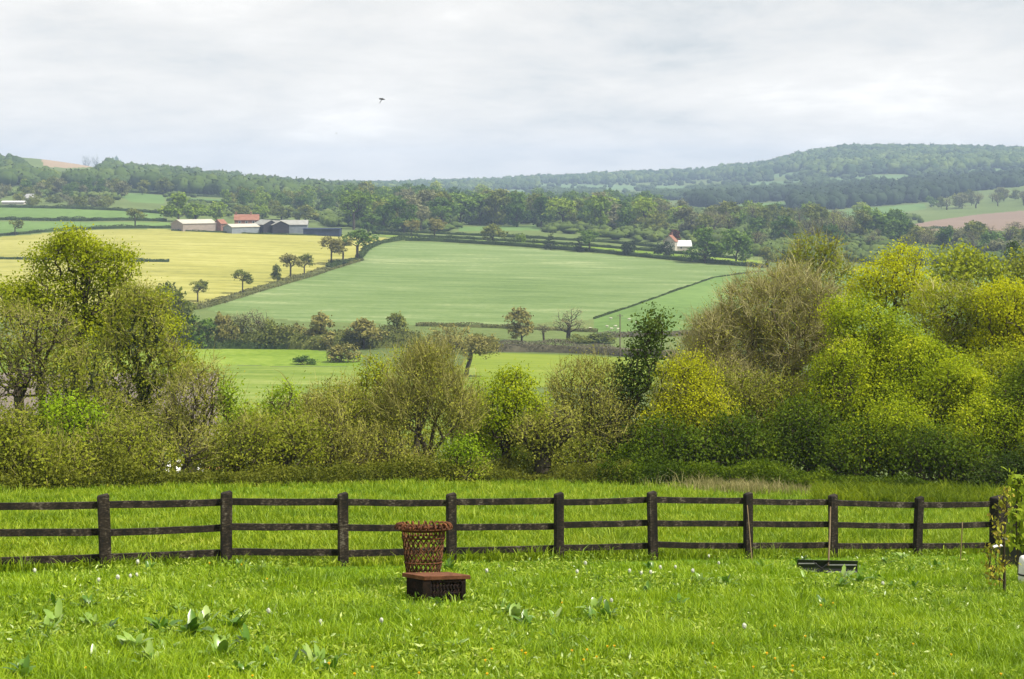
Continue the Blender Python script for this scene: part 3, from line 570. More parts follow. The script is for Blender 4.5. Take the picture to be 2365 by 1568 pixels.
for a in [
 ('field_tree','lone tree nearest the valley on the diagonal boundary, flat topped','tree','field',0,'olive',457,698,645,50,ROW),
 ('field_tree','rounded lone tree second up the diagonal boundary','tree','field',1,'olive',560,679,620,52,ROW),
 ('field_tree','smallest ivy-clad tree of the trio on the diagonal boundary','tree','round',0,'olive',640,652,607,34,ROW),
 ('field_tree','middle and widest tree of the trio on the diagonal boundary','tree','field',2,'brown',671,645,584,46,ROW),
 ('field_tree','right-hand tree of the trio on the diagonal boundary','tree','field',3,'olive',703,637,583,42,ROW),
 ('field_tree','browner tree of the pair at the top of the diagonal boundary, left','tree','field',1,'brown',765,612,543,62,ROW),
 ('field_tree','brown tree tucked against the green tree atop the diagonal boundary','tree','field',0,'brown',792,610,548,56,ROW),
 ('field_tree','greenest tree at the corner where yellow and sage fields meet','tree','field',2,'green',825,602,528,72,ROW),
 ('bush','dark bush under the brown trees atop the diagonal boundary','bush','bush',0,'dark',775,614,598,44,None),
 ('hedgerow_tree','leafy olive tree behind the tall oak, over the yellow field','tree','round',1,'olive',370,800,650,100,None),
 ('hedgerow_tree','dark bushy tree where the valley hedgerow meets the oak','tree','round',2,'olive',415,802,672,110,None),
 ('hedgerow_tree','leftmost bush of the valley hedgerow past the dark tree','bush','bush',1,'green',475,803,725,80,None),
 ('hedgerow_tree','brown-tipped tree in the valley hedgerow, left of the grey ones','tree','round',3,'brown',520,803,716,66,None),
 ('hedgerow_tree','grey bare tree in the valley hedgerow, left','tree','bare',0,'grey',565,803,712,66,None),
 ('hedgerow_tree','taller grey bare tree in the valley hedgerow','tree','bare',1,'grey',602,803,704,74,None),
 ('hedgerow_tree','olive bush before the taller grey tree of the valley hedgerow','bush','bush',2,'olive',630,804,735,90,None),
 ('hedgerow_tree','brown bush in the valley hedgerow, left of the two russet trees','bush','bush',0,'brown',680,804,742,80,None),
 ('hedgerow_tree','russet-tipped tree in the valley hedgerow','tree','round',0,'brown',745,806,715,92,None),
 ('round_bush','rounded grey-brown bush standing out in the near field','bush','bush',1,'brown',785,836,790,84,None),
 ('bush','low green bush on the hollow left of the rounded grey-brown bush','bush','bush',2,'green',700,842,818,60,None),
 ('hedgerow_tree','second russet tree right of the rounded grey-brown bush','tree','round',1,'brown',840,806,732,78,None),
 ('hedgerow_tree','thin-trunked tree with small yellowish crown in the valley','tree','field',3,'olive',912,800,717,60,None),
 ('spreading_tree','wide spreading pale tree with crooked dark trunk in the near field','tree','spread',0,'brown',1075,868,742,175,None),
 ('hedgerow_tree','scrubby bush left of the wide spreading tree','bush','bush',0,'olive',960,815,770,90,None),
 ('hedgerow_tree','grey scrub in the wet corner left of the wide spreading tree','bush','bush',2,'grey',1010,820,775,80,None),
 ('hedgerow_tree','olive scrub behind the wide spreading tree','bush','bush',1,'olive',1110,815,772,90,None),
 ('hedgerow_tree','dense rounded russet-green tree above the clipped hedge','tree','round',2,'brown',1205,790,709,84,None),
 ('hedgerow_tree','small grey scrub between the russet-green and bare trees','tree','bare',2,'grey',1256,790,742,44,None),
 ('bare_tree','leafless tree with open grey branches above the clipped hedge','tree','bare',1,'grey',1312,788,703,92,None),
 ('bush','hawthorn bush with pale blossom right of the leafless tree','bush','bush',1,'olive',1380,792,766,74,None),
 ('bush','low bush under the leafless tree','bush','bush',2,'olive',1335,792,770,60,None),
 ('field_tree','lone tree standing in the far left pasture','tree','field',0,'olive',35,543,505,34,None),
 ('field_tree','lone ivy-trunked tree right of centre in the left pastures','tree','field',2,'olive',312,527,480,36,None),
 ('farm_tree','biggest bright green tree left of the farm','tree','round',0,'lime',412,512,440,86,None),
 ('farm_tree','bright green tree directly behind the long pale barn','tree','round',1,'lime',452,511,468,70,None),
 ('farm_tree','yellowish tree between long pale barn and brick house','tree','round',2,'lime',500,511,465,60,None),
 ('farm_tree','rounded tree behind the red-roofed farmhouse','tree','round',3,'olive',560,505,470,60,None),
 ('farm_tree','brownish tree above the open black barn','tree','round',0,'olive',705,512,470,70,None),
 ('farm_tree','olive tree right of the open black barn','tree','round',1,'olive',650,508,474,60,None),
 ('farm_tree','tree beside the dark blue shed end','tree','round',2,'green',850,540,492,56,None),
 ('farm_tree','leafy tree between farm and oak belt, yellow-green','tree','round',3,'lime',605,505,470,54,None),
 ('pasture_tree','round yellow-brown tree in the long paddock','tree','round',1,'olive',1138,562,515,48,None),
 ('pasture_tree','small round yellow bush in the long paddock','bush','bush',0,'lime',1203,567,535,22,None),
 ('conifer','dark cone-shaped conifer in the long paddock hedge','conifer','cone',0,'dark',1272,577,534,34,None),
 ('conifer','small dark conifer beside the umbrella-crowned paddock tree','conifer','cone',1,'dark',1338,582,546,26,None),
 ('pasture_tree','umbrella-crowned tree in the long paddock','tree','field',1,'green',1362,582,530,62,None),
 ('conifer','squat dark yew right of the umbrella-crowned tree','conifer','bush',1,'dark',1449,590,554,40,None),
 ('conifer','broad dark yew hedge clump left of the white-roofed house','conifer','bush',2,'dark',1535,592,554,48,None),
 ('copper_tree','copper-red tree behind the white-roofed house','tree','round',2,'red',1560,572,529,38,None),
 ('paddock_tree','largest dark green round tree right of the white-roofed house','tree','round',0,'green',1628,608,517,88,None),
 ('paddock_tree','second dark green round tree right of the white-roofed house','tree','round',1,'green',1700,610,527,72,None),
 ('paddock_tree','small yellowish tree right of the two dark green round trees','tree','round',3,'olive',1772,612,566,42,None),
 ('paddock_tree','brownish tree between bare tree crown and paddock','tree','bare',0,'grey',1745,585,530,60,None),
 ('paddock_tree','orange-brown tree at the left of the long paddock','tree','field',3,'brown',1003,552,500,54,None),
 ('paddock_tree','slim orange-brown tree beside the left paddock gate','tree','field',0,'brown',950,552,505,40,None),
 ('poplar_tree','tall pale yellow-green poplar clump above the belt, left','tree','round',0,'pale',1005,470,414,56,None),
 ('poplar_tree','pale yellow-green treetop above the belt, right','tree','round',1,'pale',1114,470,424,42,None),
 ('hill_tree','pale green domed tree before the dark wood on the right','tree','round',2,'pale',1983,508,466,44,None),
 ('hill_tree','dark domed tree at the end of the right-hand pasture','tree','round',0,'green',2050,528,493,40,None),
 ('ridge_tree','leafless tree on the left skyline beside the brown field','tree','bare',0,'grey',198,374,350,26,None),
 ('ridge_tree','leafless tree on the left skyline, taller neighbour','tree','bare',2,'grey',222,378,348,26,None),
 ('ridge_tree','dark tree on the left skyline right of the leafless pair','tree','round',1,'green',262,384,360,40,None),
]: tree_px(*a)

# ---- belts of woodland trees, each its own
def belt(poly, n, hm, wr, kinds, cols, label, group, gap=.55, seed=0):
    rg = np.random.default_rng(seed); P = np.array(poly); x0, y0 = P.min(0); x1, y1 = P.max(0); pts = []
    tries = 0
    while len(pts) < n and tries < 30000:
        tries += 1; px = rg.uniform(x0, x1); py = rg.uniform(y0, y1)
        if not inside(poly, np.array([px]), np.array([py]))[0]: continue
        x, d, z = at(px, py); s = hm[1]
        if any((x-a)**2+(d-b)**2*.35 < (s*gap)**2 for a, b in pts): continue
        pts.append((x, d)); h = rg.uniform(*hm)
        put_tree('woodland_tree', label, 'tree', str(rg.choice(kinds)), int(rg.integers(0, 4)), str(rg.choice(cols)), x, d, z, h, h*rg.uniform(*wr), group)
belt([(830,500),(1000,502),(1250,505),(1500,520),(1500,545),(1250,528),(1060,520),(1000,540),(880,535),(800,530)], 80, (16,24), (.85,1.3), ['round','round','field'], ['green','green','lime','olive','grey'], 'rounded tree in the broad belt behind the sage green field', 'trees in the broad belt behind the sage field', seed=1)
belt([(760,470),(1000,474),(1300,480),(1550,490),(1550,512),(1250,500),(1000,498),(800,496)], 50, (17,24), (.85,1.25), ['round'], ['green','green','green','olive','lime'], 'treetop at the back of the broad belt behind the sage green field', 'rear trees of the broad belt', seed=2)
belt([(1490,520),(1620,510),(1800,520),(2000,530),(2120,540),(2120,575),(1900,585),(1780,570),(1680,560),(1580,545),(1500,550)], 46, (13,21), (.9,1.3), ['round','round','bare'], ['green','olive','grey','olive','lime'], 'mixed olive and grey tree in the thicket right of the white-roofed house', 'trees in the thicket right of the white-roofed house', seed=3)
belt([(2000,552),(2120,556),(2420,560),(2420,610),(2150,590),(2000,575)], 30, (9,15), (.9,1.3), ['round','bare','round'], ['green','olive','grey','grey'], 'hazy tree on the slope below the reddish ploughed field', 'trees below the reddish ploughed field', seed=4)
belt([(-60,440),(150,440),(400,448),(400,452),(200,462),(-60,464)], 24, (10,16), (.9,1.3), ['round','round','bush'], ['green','green','olive','grey'], 'hedgerow tree on the upper left pastures', 'hedgerow trees of the upper left pastures', seed=5)
belt([(-80,462),(240,468),(300,478),(270,484),(-80,476)], 16, (6,9), (1.2,1.9), ['bush'], ['olive','olive','grey'], 'scrubby olive bush in the line above the left pastures', 'scrub line above the left pastures', seed=6)
belt([(500,462),(800,466),(820,500),(700,498),(520,490)], 36, (11,17), (.9,1.25), ['round'], ['green','green','olive','lime'], 'woodland tree on the slope behind the farm', 'trees on the slope behind the farm', seed=7)
belt([(2130,474),(2420,450),(2420,472),(2250,482),(2150,490)], 24, (11,17), (.9,1.3), ['round','bare'], ['green','grey','olive'], 'hazy tree in the strip above the reddish ploughed field', 'trees above the reddish ploughed field', seed=8)

# ---- far woods that read as one mass
ICO = None
def ico_base():
    import bmesh
    bm = bmesh.new(); bmesh.ops.create_icosphere(bm, subdivisions=2, radius=1)
    V = np.array([v.co[:] for v in bm.verts]); Fc = np.array([[v.index for v in f.verts] for f in bm.faces]); bm.free(); return V, Fc
IV, IF = ico_base()
def wood(name, label, polys, n, hr, cols, seed, dr=(1000, 4400), conic=False, asp=(.5,.75), fields_clear=True):
    rg = np.random.default_rng(seed); P = np.array([p for q in polys for p in q]); x0, y0 = P.min(0); x1, y1 = P.max(0)
    px = rg.uniform(x0, x1, n*14); d = np.exp(rg.uniform(math.log(dr[0]), math.log(dr[1]), n*14)); x = (px-CX)*d/F; z = ground(x, d); py = HY-F*z/d
    crest = np.interp(px, tx, cdd); clear = np.zeros(len(px), bool)
    for nm_, _, q in FIELDS:
        if nm_ in ('hill_pasture', 'ploughed_field') and q[0][0] > 0: clear |= inside(q, px, py) | inside(q, px, py-5) | inside(q, px, py-10)
    if not fields_clear: clear[:] = False
    ok = ~clear & (d < crest*1.03) & np.any([inside(q, px, py) for q in polys], axis=0)
    idx = np.where(ok)[0][:n]; m = len(idx); x, d, z = x[idx], d[idx], z[idx]
    h = rg.uniform(*hr, m); w_ = h*rg.uniform(*asp, m)
    disp = 1+.45*(np.sin(IV[None]*rg.uniform(2, 5, (m, 1, 3))+rg.uniform(0, 6.28, (m, 1, 3))).sum(-1)/3)[..., None]+rg.normal(0, .08, (m, len(IV), 1))
    V = IV[None]*disp
    if conic: V[..., :2] *= np.clip(1.0-(V[..., 2:3])*.6, .15, 1.4)
    V = V*np.stack([w_, w_, h*.5], -1)[:, None]+np.stack([x, d, z+h*.5], -1)[:, None]
    Fc = (IF[None]+(np.arange(m)*len(IV))[:, None, None]).reshape(-1, 3)
    nq = 46; ks = rg.integers(0, len(IV), (m, nq)); cc = np.stack([x, d, z+h*.5], -1)[:, None]
    cn = (V[np.arange(m)[:, None], ks]-cc)*rg.uniform(.85, 1.1, (m, nq, 1))+cc; rr = np.repeat(w_, nq)[:, None]
    LV, LQ = leaves_np(cn.reshape(-1, 3), rr*.36, rr*.27, rg, .3, nrm=unit((cn-cc)).reshape(-1, 3))
    tb = rg.uniform(0, 1, m); tint = np.concatenate([np.repeat(tb, nq)*.6+.4*rg.uniform(0, 1, m*nq), np.repeat(tb, len(IF))*.55+.1*rg.uniform(0, 1, m*len(IF))])
    mt = leaf_mat(name+'_mass', cols, .011, .0, nz=.5, spec=.1, rough=.9)
    o = link(name, np_mesh(name, np.concatenate([V.reshape(-1, 3), LV]), [LQ+m*len(IV), Fc], [mt], tint=tint)); tag(o, label, 'woodland', kind='stuff')
G3 = [(.015,.035,.012),(.045,.075,.02),(.11,.15,.035)]
GH = [(.010,.028,.012),(.04,.075,.022),(.12,.165,.04),(.20,.24,.06)]
wood('hill_woodland', 'hazy blue-green wood covering the big hill on the right', [[(1640,404),(1750,385),(1850,350),(1950,335),(2500,335),(2500,400),(2300,404),(2150,400),(2030,402),(1900,410),(1800,414),(1700,418)]], 5600, (10,21), GH, 21, (2300,3800), False, (.38,.6))
wood('far_ridge_woodland', 'pale blue wooded ridge along the middle skyline', [[(760,420),(1000,422),(1300,408),(1500,396),(1750,376),(1750,408),(1650,414),(1450,424),(1200,436),(1000,444),(780,446)]], 2800, (6,17), GH, 22, (2400,4200), False, (.35,.6))
wood('valley_woodland', 'scattered hazy hedges and copses below the middle skyline', [[(780,438),(1050,434),(1235,432),(1235,437),(1080,441),(1080,454),(1270,448),(1270,440),(1600,443),(1900,424),(1880,432),(1620,462),(1300,466),(1000,462),(800,455)], [(1600,416),(1750,424),(1900,424),(2050,415),(2200,404),(2400,404),(2400,396),(2100,403),(1900,411),(1700,420)], [(1590,440),(1800,424),(2000,416),(2200,406),(2200,412),(1960,432),(1700,448),(1590,458)]], 4200, (6,12), G3, 23, (1700,3600), asp=(.35,.65))
wood('conifer_plantation', 'dark slate-green plantation in front of the big hill', [[(1590,472),(1700,462),(1830,456),(1960,446),(2100,434),(2200,424),(2420,414),(2420,425),(2250,442),(2130,468),(2000,478),(1860,490),(1830,488),(1825,464),(1720,470),(1640,482),(1590,476)]], 1500, (10,18), [(.012,.024,.012),(.026,.045,.02),(.05,.075,.03)], 24, (1400,2900), False, (.35,.55))
wood('left_ridge_woodland', 'green wood climbing the ridge on the left skyline', [[(-200,362),(-20,364),(30,380),(60,396),(90,424),(226,424),(244,392),(250,384),(300,386),(400,404),(600,420),(760,430),(860,440),(860,462),(700,462),(560,458),(420,448),(300,436),(-200,428)]], 3000, (9,17), [(.02,.04,.010),(.06,.095,.02),(.15,.185,.04)], 25, (1250,3200), False, (.36,.58))

wood('valley_undergrowth', 'low scrub and hedge bushes between the trees of the middle distance', [[(-100,440),(400,452),(600,462),(820,470),(1300,480),(1600,482),(1640,500),(1540,560),(1480,560),(1250,535),(1230,518),(1060,520),(1050,536),(880,532),(760,524),(700,500),(400,500),(400,474),(250,462),(-100,452)], [(1560,520),(1640,505),(1840,520),(1990,508),(2100,500),(2130,515),(2050,530),(2070,552),(2420,556),(2420,640),(1950,640),(1790,610),(1760,590),(1600,570)]], 2300, (2.5,6), [(.035,.06,.012),(.08,.115,.022),(.16,.19,.045)], 26, (700,2400), asp=(.6,1.1))
wood('hill_hedgerow_trees', 'scattered hedgerow trees dotting the pale pastures of the far slopes', [[(780,436),(1250,428),(1620,408),(1900,400),(2400,384),(2400,400),(2000,430),(1600,452),(1300,466),(780,456)]], 420, (5,11), G3, 27, (2200,3900), False, (.5,.9), False)
# ---- hedges between fields
HM = {k: leaf_mat('hedge_'+k, c, .25, .1, nz=.4, spec=.1, rough=.9) for k, c in {
 'green': [(.025,.045,.012),(.055,.085,.02),(.10,.13,.035)], 'grey': [(.07,.065,.04),(.13,.12,.075),(.20,.18,.12)], 'olive': [(.05,.065,.012),(.12,.135,.03),(.21,.21,.06)], 'verge': [(.06,.075,.02),(.13,.135,.045),(.20,.19,.08)]}.items()}
def hedge(label, line, h, wd, col, leaf=.55, dens=4., group='clipped hedges between the fields', seed=0, name='hedge'):
    rg = np.random.default_rng(seed+int(line[0][0])+int(line[0][1])); pts = np.array([at(*p) for p in line]); seg = np.linalg.norm(np.diff(pts[:, :2], axis=0), axis=1); L = seg.sum()
    n = int(L*dens*(h+wd)/(leaf*leaf)*.5); n = min(n, 26000); s = rg.uniform(0, L, n); cs = np.concatenate([[0], np.cumsum(seg)])
    x = np.interp(s, cs, pts[:, 0]); d = np.interp(s, cs, pts[:, 1]); j = np.clip(np.searchsorted(cs, s)-1, 0, len(seg)-1)
    dirn = (np.diff(pts[:, :2], axis=0)/seg[:, None])[j]; off = rg.uniform(-1, 1, n)*wd/2; x = x-dirn[:, 1]*off; d = d+dirn[:, 0]*off
    hh = h*(.8+.3*np.sin(s*.11)*np.sin(s*.037+1)+.15*np.sin(s*.5)); zz = ground(x, d)+hh*np.sqrt(rg.uniform(0, 1, n))
    V, q = leaves_np(np.stack([x, d, zz], -1), leaf, leaf*.8, rg, .3); tint = rg.uniform(0, 1, n)
    # woody core so that no light shows through
    st = max(6, int(L/12)); ss = np.linspace(0, L, st); cx_ = np.interp(ss, cs, pts[:, 0]); cd_ = np.interp(ss, cs, pts[:, 1]); jj = np.clip(np.searchsorted(cs, ss)-1, 0, len(seg)-1); dn = (np.diff(pts[:, :2], axis=0)/seg[:, None])[jj]
    ring = []
    for (o_, hz) in ((-.32, -.3), (-.3, .55), (0, .72), (.3, .55), (.32, -.3)):
        xx = cx_-dn[:, 1]*wd*o_; dd_ = cd_+dn[:, 0]*wd*o_; ring.append(np.stack([xx, dd_, ground(xx, dd_)+h*hz*rg.uniform(.85, 1.1, st)], -1))
    CV = np.stack(ring, 1).reshape(-1, 3); i = np.arange(st-1)[:, None]*5+np.arange(4)[None]; Q2 = np.stack([i, i+1, i+6, i+5], -1).reshape(-1, 4)+len(V)
    o = link(name, np_mesh(name, np.concatenate([V, CV]), [np.concatenate([q, Q2])], [HM[col]], tint=np.concatenate([tint, np.full(len(Q2), .1)])))
    tag(o, label, 'hedge', group); return o
hedge('clipped hedge along the top of the sage green field', [(936,556),(1000,557),(1200,569),(1400,585),(1600,605),(1772,619)], 2.6, 3, 'green')
hedge('thin upper hedge across the long paddock', [(860,540),(1000,548),(1200,559),(1350,568),(1500,580),(1700,598)], 1.9, 2.2, 'green')
hedge('broad brownish verge running diagonally between yellow and sage fields', DIAG[::-1][0:7], 1.3, 6, 'verge', .45, 3, name='verge_hedge')
hedge('curved top of the diagonal hedge beside the corner trees', [(760,622),(828,602),(838,588),(852,574),(880,562),(936,553)], 2.2, 3.5, 'green')
hedge('narrow dark hedge between sage field and sheep pasture', [(1372,737),(1450,711),(1550,676),(1650,641),(1762,627)], .6, .9, 'green', .3)
hedge('straight dark hedge between the two left pastures', [(-150,506),(0,508),(200,511),(385,512)], 2.6, 3, 'green')
hedge('low hedge along the top edge of the yellow field', [(-150,549),(0,545),(67,540),(133,533),(233,529),(366,527),(396,527)], 2.0, 2.5, 'green')
hedge('low dark strip lying inside the yellow field', [(-150,597),(0,598),(150,600),(300,604),(390,605)], 1.3, 3, 'green')
hedge('hedge above the upper left pasture', [(-150,480),(0,479),(150,482),(300,488),(375,494)], 2.6, 3, 'green')
hedge('thick grey clipped hedge beyond the yellow-green field', [(1148,812),(1200,812),(1300,814),(1380,818),(1460,824),(1560,828)], 2.8, 4, 'grey', .3, 4)
hedge('dark hedge at the back of the near green field', [(300,800),(440,804),(560,805),(720,806)], 2.4, 3, 'green', .35)
hedge('wild bushy hedge under the russet and grey trees of the valley', [(420,802),(520,802),(640,804),(760,806),(880,802),(960,800)], 6, 9, 'olive', .5, 4, name='wild_hedge')
hedge('thin hedge at the foot of the sage green field', [(960,753),(1100,756),(1250,762),(1380,768)], 1.2, 2, 'verge', .35)
hedge('hedge at the foot of the sheep pasture', [(1380,780),(1440,778),(1560,776),(1700,772)], 1.6, 3, 'grey', .35)
hedge('hedge behind the long paddock below the belt', [(860,531),(1000,540),(1200,549),(1400,560),(1560,575)], 2.0, 2.5, 'green')
hedge('hedge crossing the hill pasture on the right', [(1655,482),(1740,482),(1828,479)], 3, 4, 'green', .9, group='distant hedges')
hedge('hedge under the reddish ploughed field', [(2070,532),(2150,528),(2200,528)], 2.2, 3, 'green', .8, group='distant hedges')
hedge('hedge on the left slope above the farm, lower one', [(385,465),(560,472),(700,479)], 3, 3, 'green', .8, group='distant hedges')
hedge('hedge on the left slope above the farm, upper one', [(270,444),(420,452),(620,462)], 3, 3, 'green', .8, group='distant hedges')
hedge('hedge on the left skyline above the brown field', [(20,347),(100,354),(160,362),(215,368)], 5, 5, 'green', 1.4, group='distant hedges')
hedge('hedge along the field edge below the farm', [(396,533),(500,537),(600,541),(790,546)], .9, 1.5, 'green', .5)

# ------------------------------------------------------------------ buildings
def wallm(n, a, b, s=.5): return plain_mat(n, a, b, s, .9, .2, (1,1,3))
W_PINK = wallm('pale_blockwork', (.24,.20,.175), (.32,.27,.24)); W_GREY = wallm('grey_cladding', (.16,.18,.21), (.24,.27,.30)); W_DARK = wallm('tarred_boards_and_bay_shade', (.012,.012,.016), (.035,.03,.035))
W_BRICK = wallm('red_brick', (.16,.08,.06), (.26,.14,.11)); W_STONE = wallm('stone_wall', (.34,.31,.26), (.48,.45,.39)); W_BLUE = wallm('blue_sheet', (.018,.027,.06), (.04,.055,.10)); W_WHITE = wallm('white_render', (.7,.7,.68), (.8,.8,.78))
R_PALE = wallm('pale_sheet_roof', (.36,.34,.29), (.48,.45,.38)); R_GREY = wallm('fibre_cement_roof', (.22,.22,.20), (.32,.32,.30)); R_TILE = wallm('clay_tile_roof', (.20,.09,.06), (.30,.15,.10)); R_WHITE = wallm('white_roof', (.55,.56,.58), (.68,.68,.70)); R_SLATE = wallm('slate_roof', (.30,.30,.31), (.42,.42,.43))
GLASS = plain_mat('dark_pane', (.02,.025,.03), (.04,.05,.06), 1, .15, .5); WFRAME = plain_mat('white_frame', (.75,.75,.73), (.8,.8,.8), 2, .5)
def building(name, label, px, py, L, W, eave, ridge, yaw, wm, rm, door=None, windows=(), chim=(), open_front=(), d=None):
    if d is None: x, d, z = at(px, py)
    else: x = (px-CX)*d/F; z = gr(x, d)
    root = empty(name, (x, d, z), label, 'building', rz=yaw)
    w = MB(); h, e = L/2, W/2; r = ridge
    V = [(-h,-e,-3),(h,-e,-3),(h,e,-3),(-h,e,-3),(-h,-e,eave),(h,-e,eave),(h,e,eave),(-h,e,eave),(-h,0,r),(h,0,r)]
    w.add(V, [(0,1,5,4),(2,3,7,6),(1,2,6,9,5),(3,0,4,8,7),(4,5,9,8),(6,7,8,9)]); w.build('wall', wm, root)
    o_ = .4; sl = (r-eave)/e; t = .22; m = MB()
    for s in (-1, 1):
        A = [(-h-o_, s*(e+o_), eave-sl*o_+.02), (h+o_, s*(e+o_), eave-sl*o_+.02), (h+o_, 0, r+.02), (-h-o_, 0, r+.02)]
        B = [(a, b, c+t) for a, b, c in A]; m.add(A+B, [(0,3,2,1),(4,5,6,7),(0,1,5,4),(1,2,6,5),(2,3,7,6),(3,0,4,7)])
    roof = m.build('roof', rm, root)
    for (cx, cy) in chim: c = MB(); c.box((cx, cy, r+.6), (.9, .7, 2.2)); c.build('chimney', W_BRICK, roof)
    for (side, u, v, ww, hh) in windows:   # side 0 = long front, 1 = right gable
        f = MB(); g = MB()
        if side == 0: f.box((u, -e-.03, v), (ww+.25, .12, hh+.25)); g.box((u, -e-.09, v), (ww, .06, hh))
        else: f.box((h+.03, u, v), (.12, ww+.25, hh+.25)); g.box((h+.09, u, v), (.06, ww, hh))
        fo = f.build('window', WFRAME, root); g.build('pane', GLASS, fo)
    for (side, u, ww, hh) in (door or ()):
        f = MB()
        if side == 0: f.box((u, -e-.04, hh/2), (ww, .1, hh))
        else: f.box((h+.04, u, hh/2), (.1, ww, hh))
        f.build('door', W_DARK, root)
    for (side, u, v, ww, hh) in open_front:
        f = MB()
        if side == 0: f.box((u, -e-.04, v), (ww, .1, hh))
        else: f.box((h+.04, u, v), (.1, ww, hh))
        f.build('bay_shade_panel', W_DARK, root)  # flat dark panel stands in for the shade inside the open bay
    return root
building('long_barn', 'long low barn with pale sheet roof at the left end of the farm', 448, 532, 21, 14, 4.0, 6.0, R(40), W_PINK, R_PALE, door=[(1, 2, 3, 3)])
building('brick_shed', 'small red brick outbuilding beside the long pale barn', 509, 533, 5, 5, 4.2, 6.3, R(60), W_BRICK, R_TILE, door=[(0, 0, 1.2, 2.1)])
building('grey_shed', 'low grey shed with pale roof in front of the farmhouse', 558, 538, 17, 10, 3.4, 4.9, R(38), W_GREY, R_PALE, door=[(1, -2.5, 1.4, 2.2), (1, 2, 1.4, 2.2)])
building('farmhouse', 'red-roofed brick farmhouse in the middle of the farm', 570, 527, 14, 7, 5.0, 8.0, R(8), W_BRICK, R_TILE, chim=[(-6.2, 0), (2.5, 0)], windows=[(0, -4, 3.6, 1.2, 1.2), (0, 0, 3.6, 1.2, 1.2), (0, 4, 3.6, 1.2, 1.2), (0, -4, 1.4, 1.2, 1.2), (0, 3, 1.4, 1.4, 1.2)], door=[(0, 0, 1, 2)])
building('open_barn', 'open-fronted black barn with twin dark gables at the farm', 614, 538, 15, 9, 4.8, 7.2, R(-58), W_DARK, R_GREY, open_front=[(0, 0, 2.2, 9, 4)])
building('open_barn', 'black gabled barn bay with pale straw stack inside, right of twin', 640, 539, 15, 9.5, 4.8, 7.0, R(-65), W_DARK, R_GREY)
building('grey_barn', 'broad grey-walled barn with weathered roof at the farm', 680, 538, 15, 12, 4.8, 7.2, R(6), W_GREY, R_GREY, door=[(0, -4, 2.5, 3)])
building('blue_shed', 'long dark blue shed at the right end of the farm', 745, 544, 20.5, 7, 3.7, 4.1, R(-3), W_BLUE, W_BLUE)
building('cottage', 'pale cottage roof among trees right of the farm', 816, 497, 13, 8, 3.5, 6.5, R(5), W_STONE, R_SLATE, chim=[(4, 0)], windows=[(0, 0, 1.8, 1.2, 1.1)])
building('cottage', 'small white-gabled cottage among trees at far left', 70, 470, 7, 8, 4, 7, R(-30), W_WHITE, R_SLATE, windows=[(0, 0, 2.4, 1, 1.2)])
building('white_shed', 'long low white roof at the far left edge beside the cottage', 32, 472, 16, 5, 1.6, 2.4, R(0), W_STONE, R_WHITE)
building('stone_house', 'pinkish stone house beside the copper-red tree', 1549, 579, 6.5, 6, 5, 8, R(70), W_STONE, R_TILE, chim=[(2.5, 0)], windows=[(0, 0, 3.4, .9, 1.1)])
building('white_roofed_house', 'house with bright white roof below the copper-red tree', 1577, 578, 8, 6, 2.4, 5.0, R(5), W_STONE, R_WHITE, windows=[(0, -1.5, 1.4, .9, .9)])
building('white_van' if 0 else 'field_shelter', 'white glint of a pale shelter seen through the left bushes', 408, 1150, 2.6, 2, 1.9, 2.3, R(20), W_WHITE, W_WHITE, d=100)
building('field_shelter', 'orange-tinted low shelter right of the white glint', 462, 1150, 2.2, 1.6, 1.7, 1.9, R(10), plain_mat('orange_sheet', (.5,.28,.10), (.6,.36,.15), 2), plain_mat('orange_roof', (.5,.28,.10), (.6,.36,.15), 2), d=104)

# pole and sheep
x, d, z = at(1432, 824); m_ = d/F
POLE = plain_mat('creosoted_pole', (.09,.07,.05), (.15,.12,.09), 3)
root = empty('utility_pole', (x, d, z), 'wooden utility pole standing in the clipped hedge by the sheep', 'utility pole')
b = MB(); b.tube([(0,0,-.5),(0,0,5),(0,0,10.8)], [.17,.15,.12], 8); b.build('pole', POLE, root); b = MB(); b.box((0,-.12,10.3), (1.6,.12,.14)); b.build('crossarm', POLE, root)
WOOL = plain_mat('wool', (.42,.41,.31), (.55,.53,.43), 8, .95, .1, None, .5)
def sheep_mesh():
    b = MB(); rings = []
    prof = [(-.55,.78,.05,.05),(-.5,.76,.2,.22),(-.3,.74,.27,.29),(0,.72,.28,.31),(.3,.74,.26,.28),(.45,.82,.17,.2),(.58,.86,.11,.13),(.72,.80,.09,.11),(.86,.70,.05,.06)]
    for (x, z, ry, rz) in prof: rings.append([(x, ry*math.cos(a), z+rz*math.sin(a)) for a in np.linspace(0, 2*math.pi, 11)[:-1]])
    b.loft(rings)
    for (lx, ly) in ((-.36,.13),(-.36,-.13),(.32,.13),(.32,-.13)): b.tube([(lx,ly,.6),(lx-.03,ly,.32),(lx,ly,0)], [.08,.05,.035], 6)
    me = bpy.data.meshes.new('sheep'); me.from_pydata(b.v, [], [f for k in b.q for f in b.q[k]]); me.materials.append(WOOL); me.update(); return me
sm_ = sheep_mesh()
for i, (px, py, nm) in enumerate([(1363,762,'sheep furthest left in the pasture, nearest the bare tree'),(1402,758,'left sheep of the lower trio'),(1412,763,'lowest sheep of the lower trio'),(1422,757,'right sheep of the lower trio'),(1427,764,'sheep beside the foot of the utility pole'),(1411,739,'uppermost sheep left of the utility pole'),(1453,741,'upper sheep just right of the utility pole'),(1471,749,'sheep furthest right, near the ivy tree tip')]):
    x, d, z = at(px, py); o = link('sheep', sm_, None, (x, d, z)); o.scale = (.8,.8,.8); o.rotation_euler = (0, 0, [.3,2.8,.1,3.3,.5,2.9,0,3][i]); tag(o, 'white '+nm, 'sheep', 'sheep grazing the far pasture')

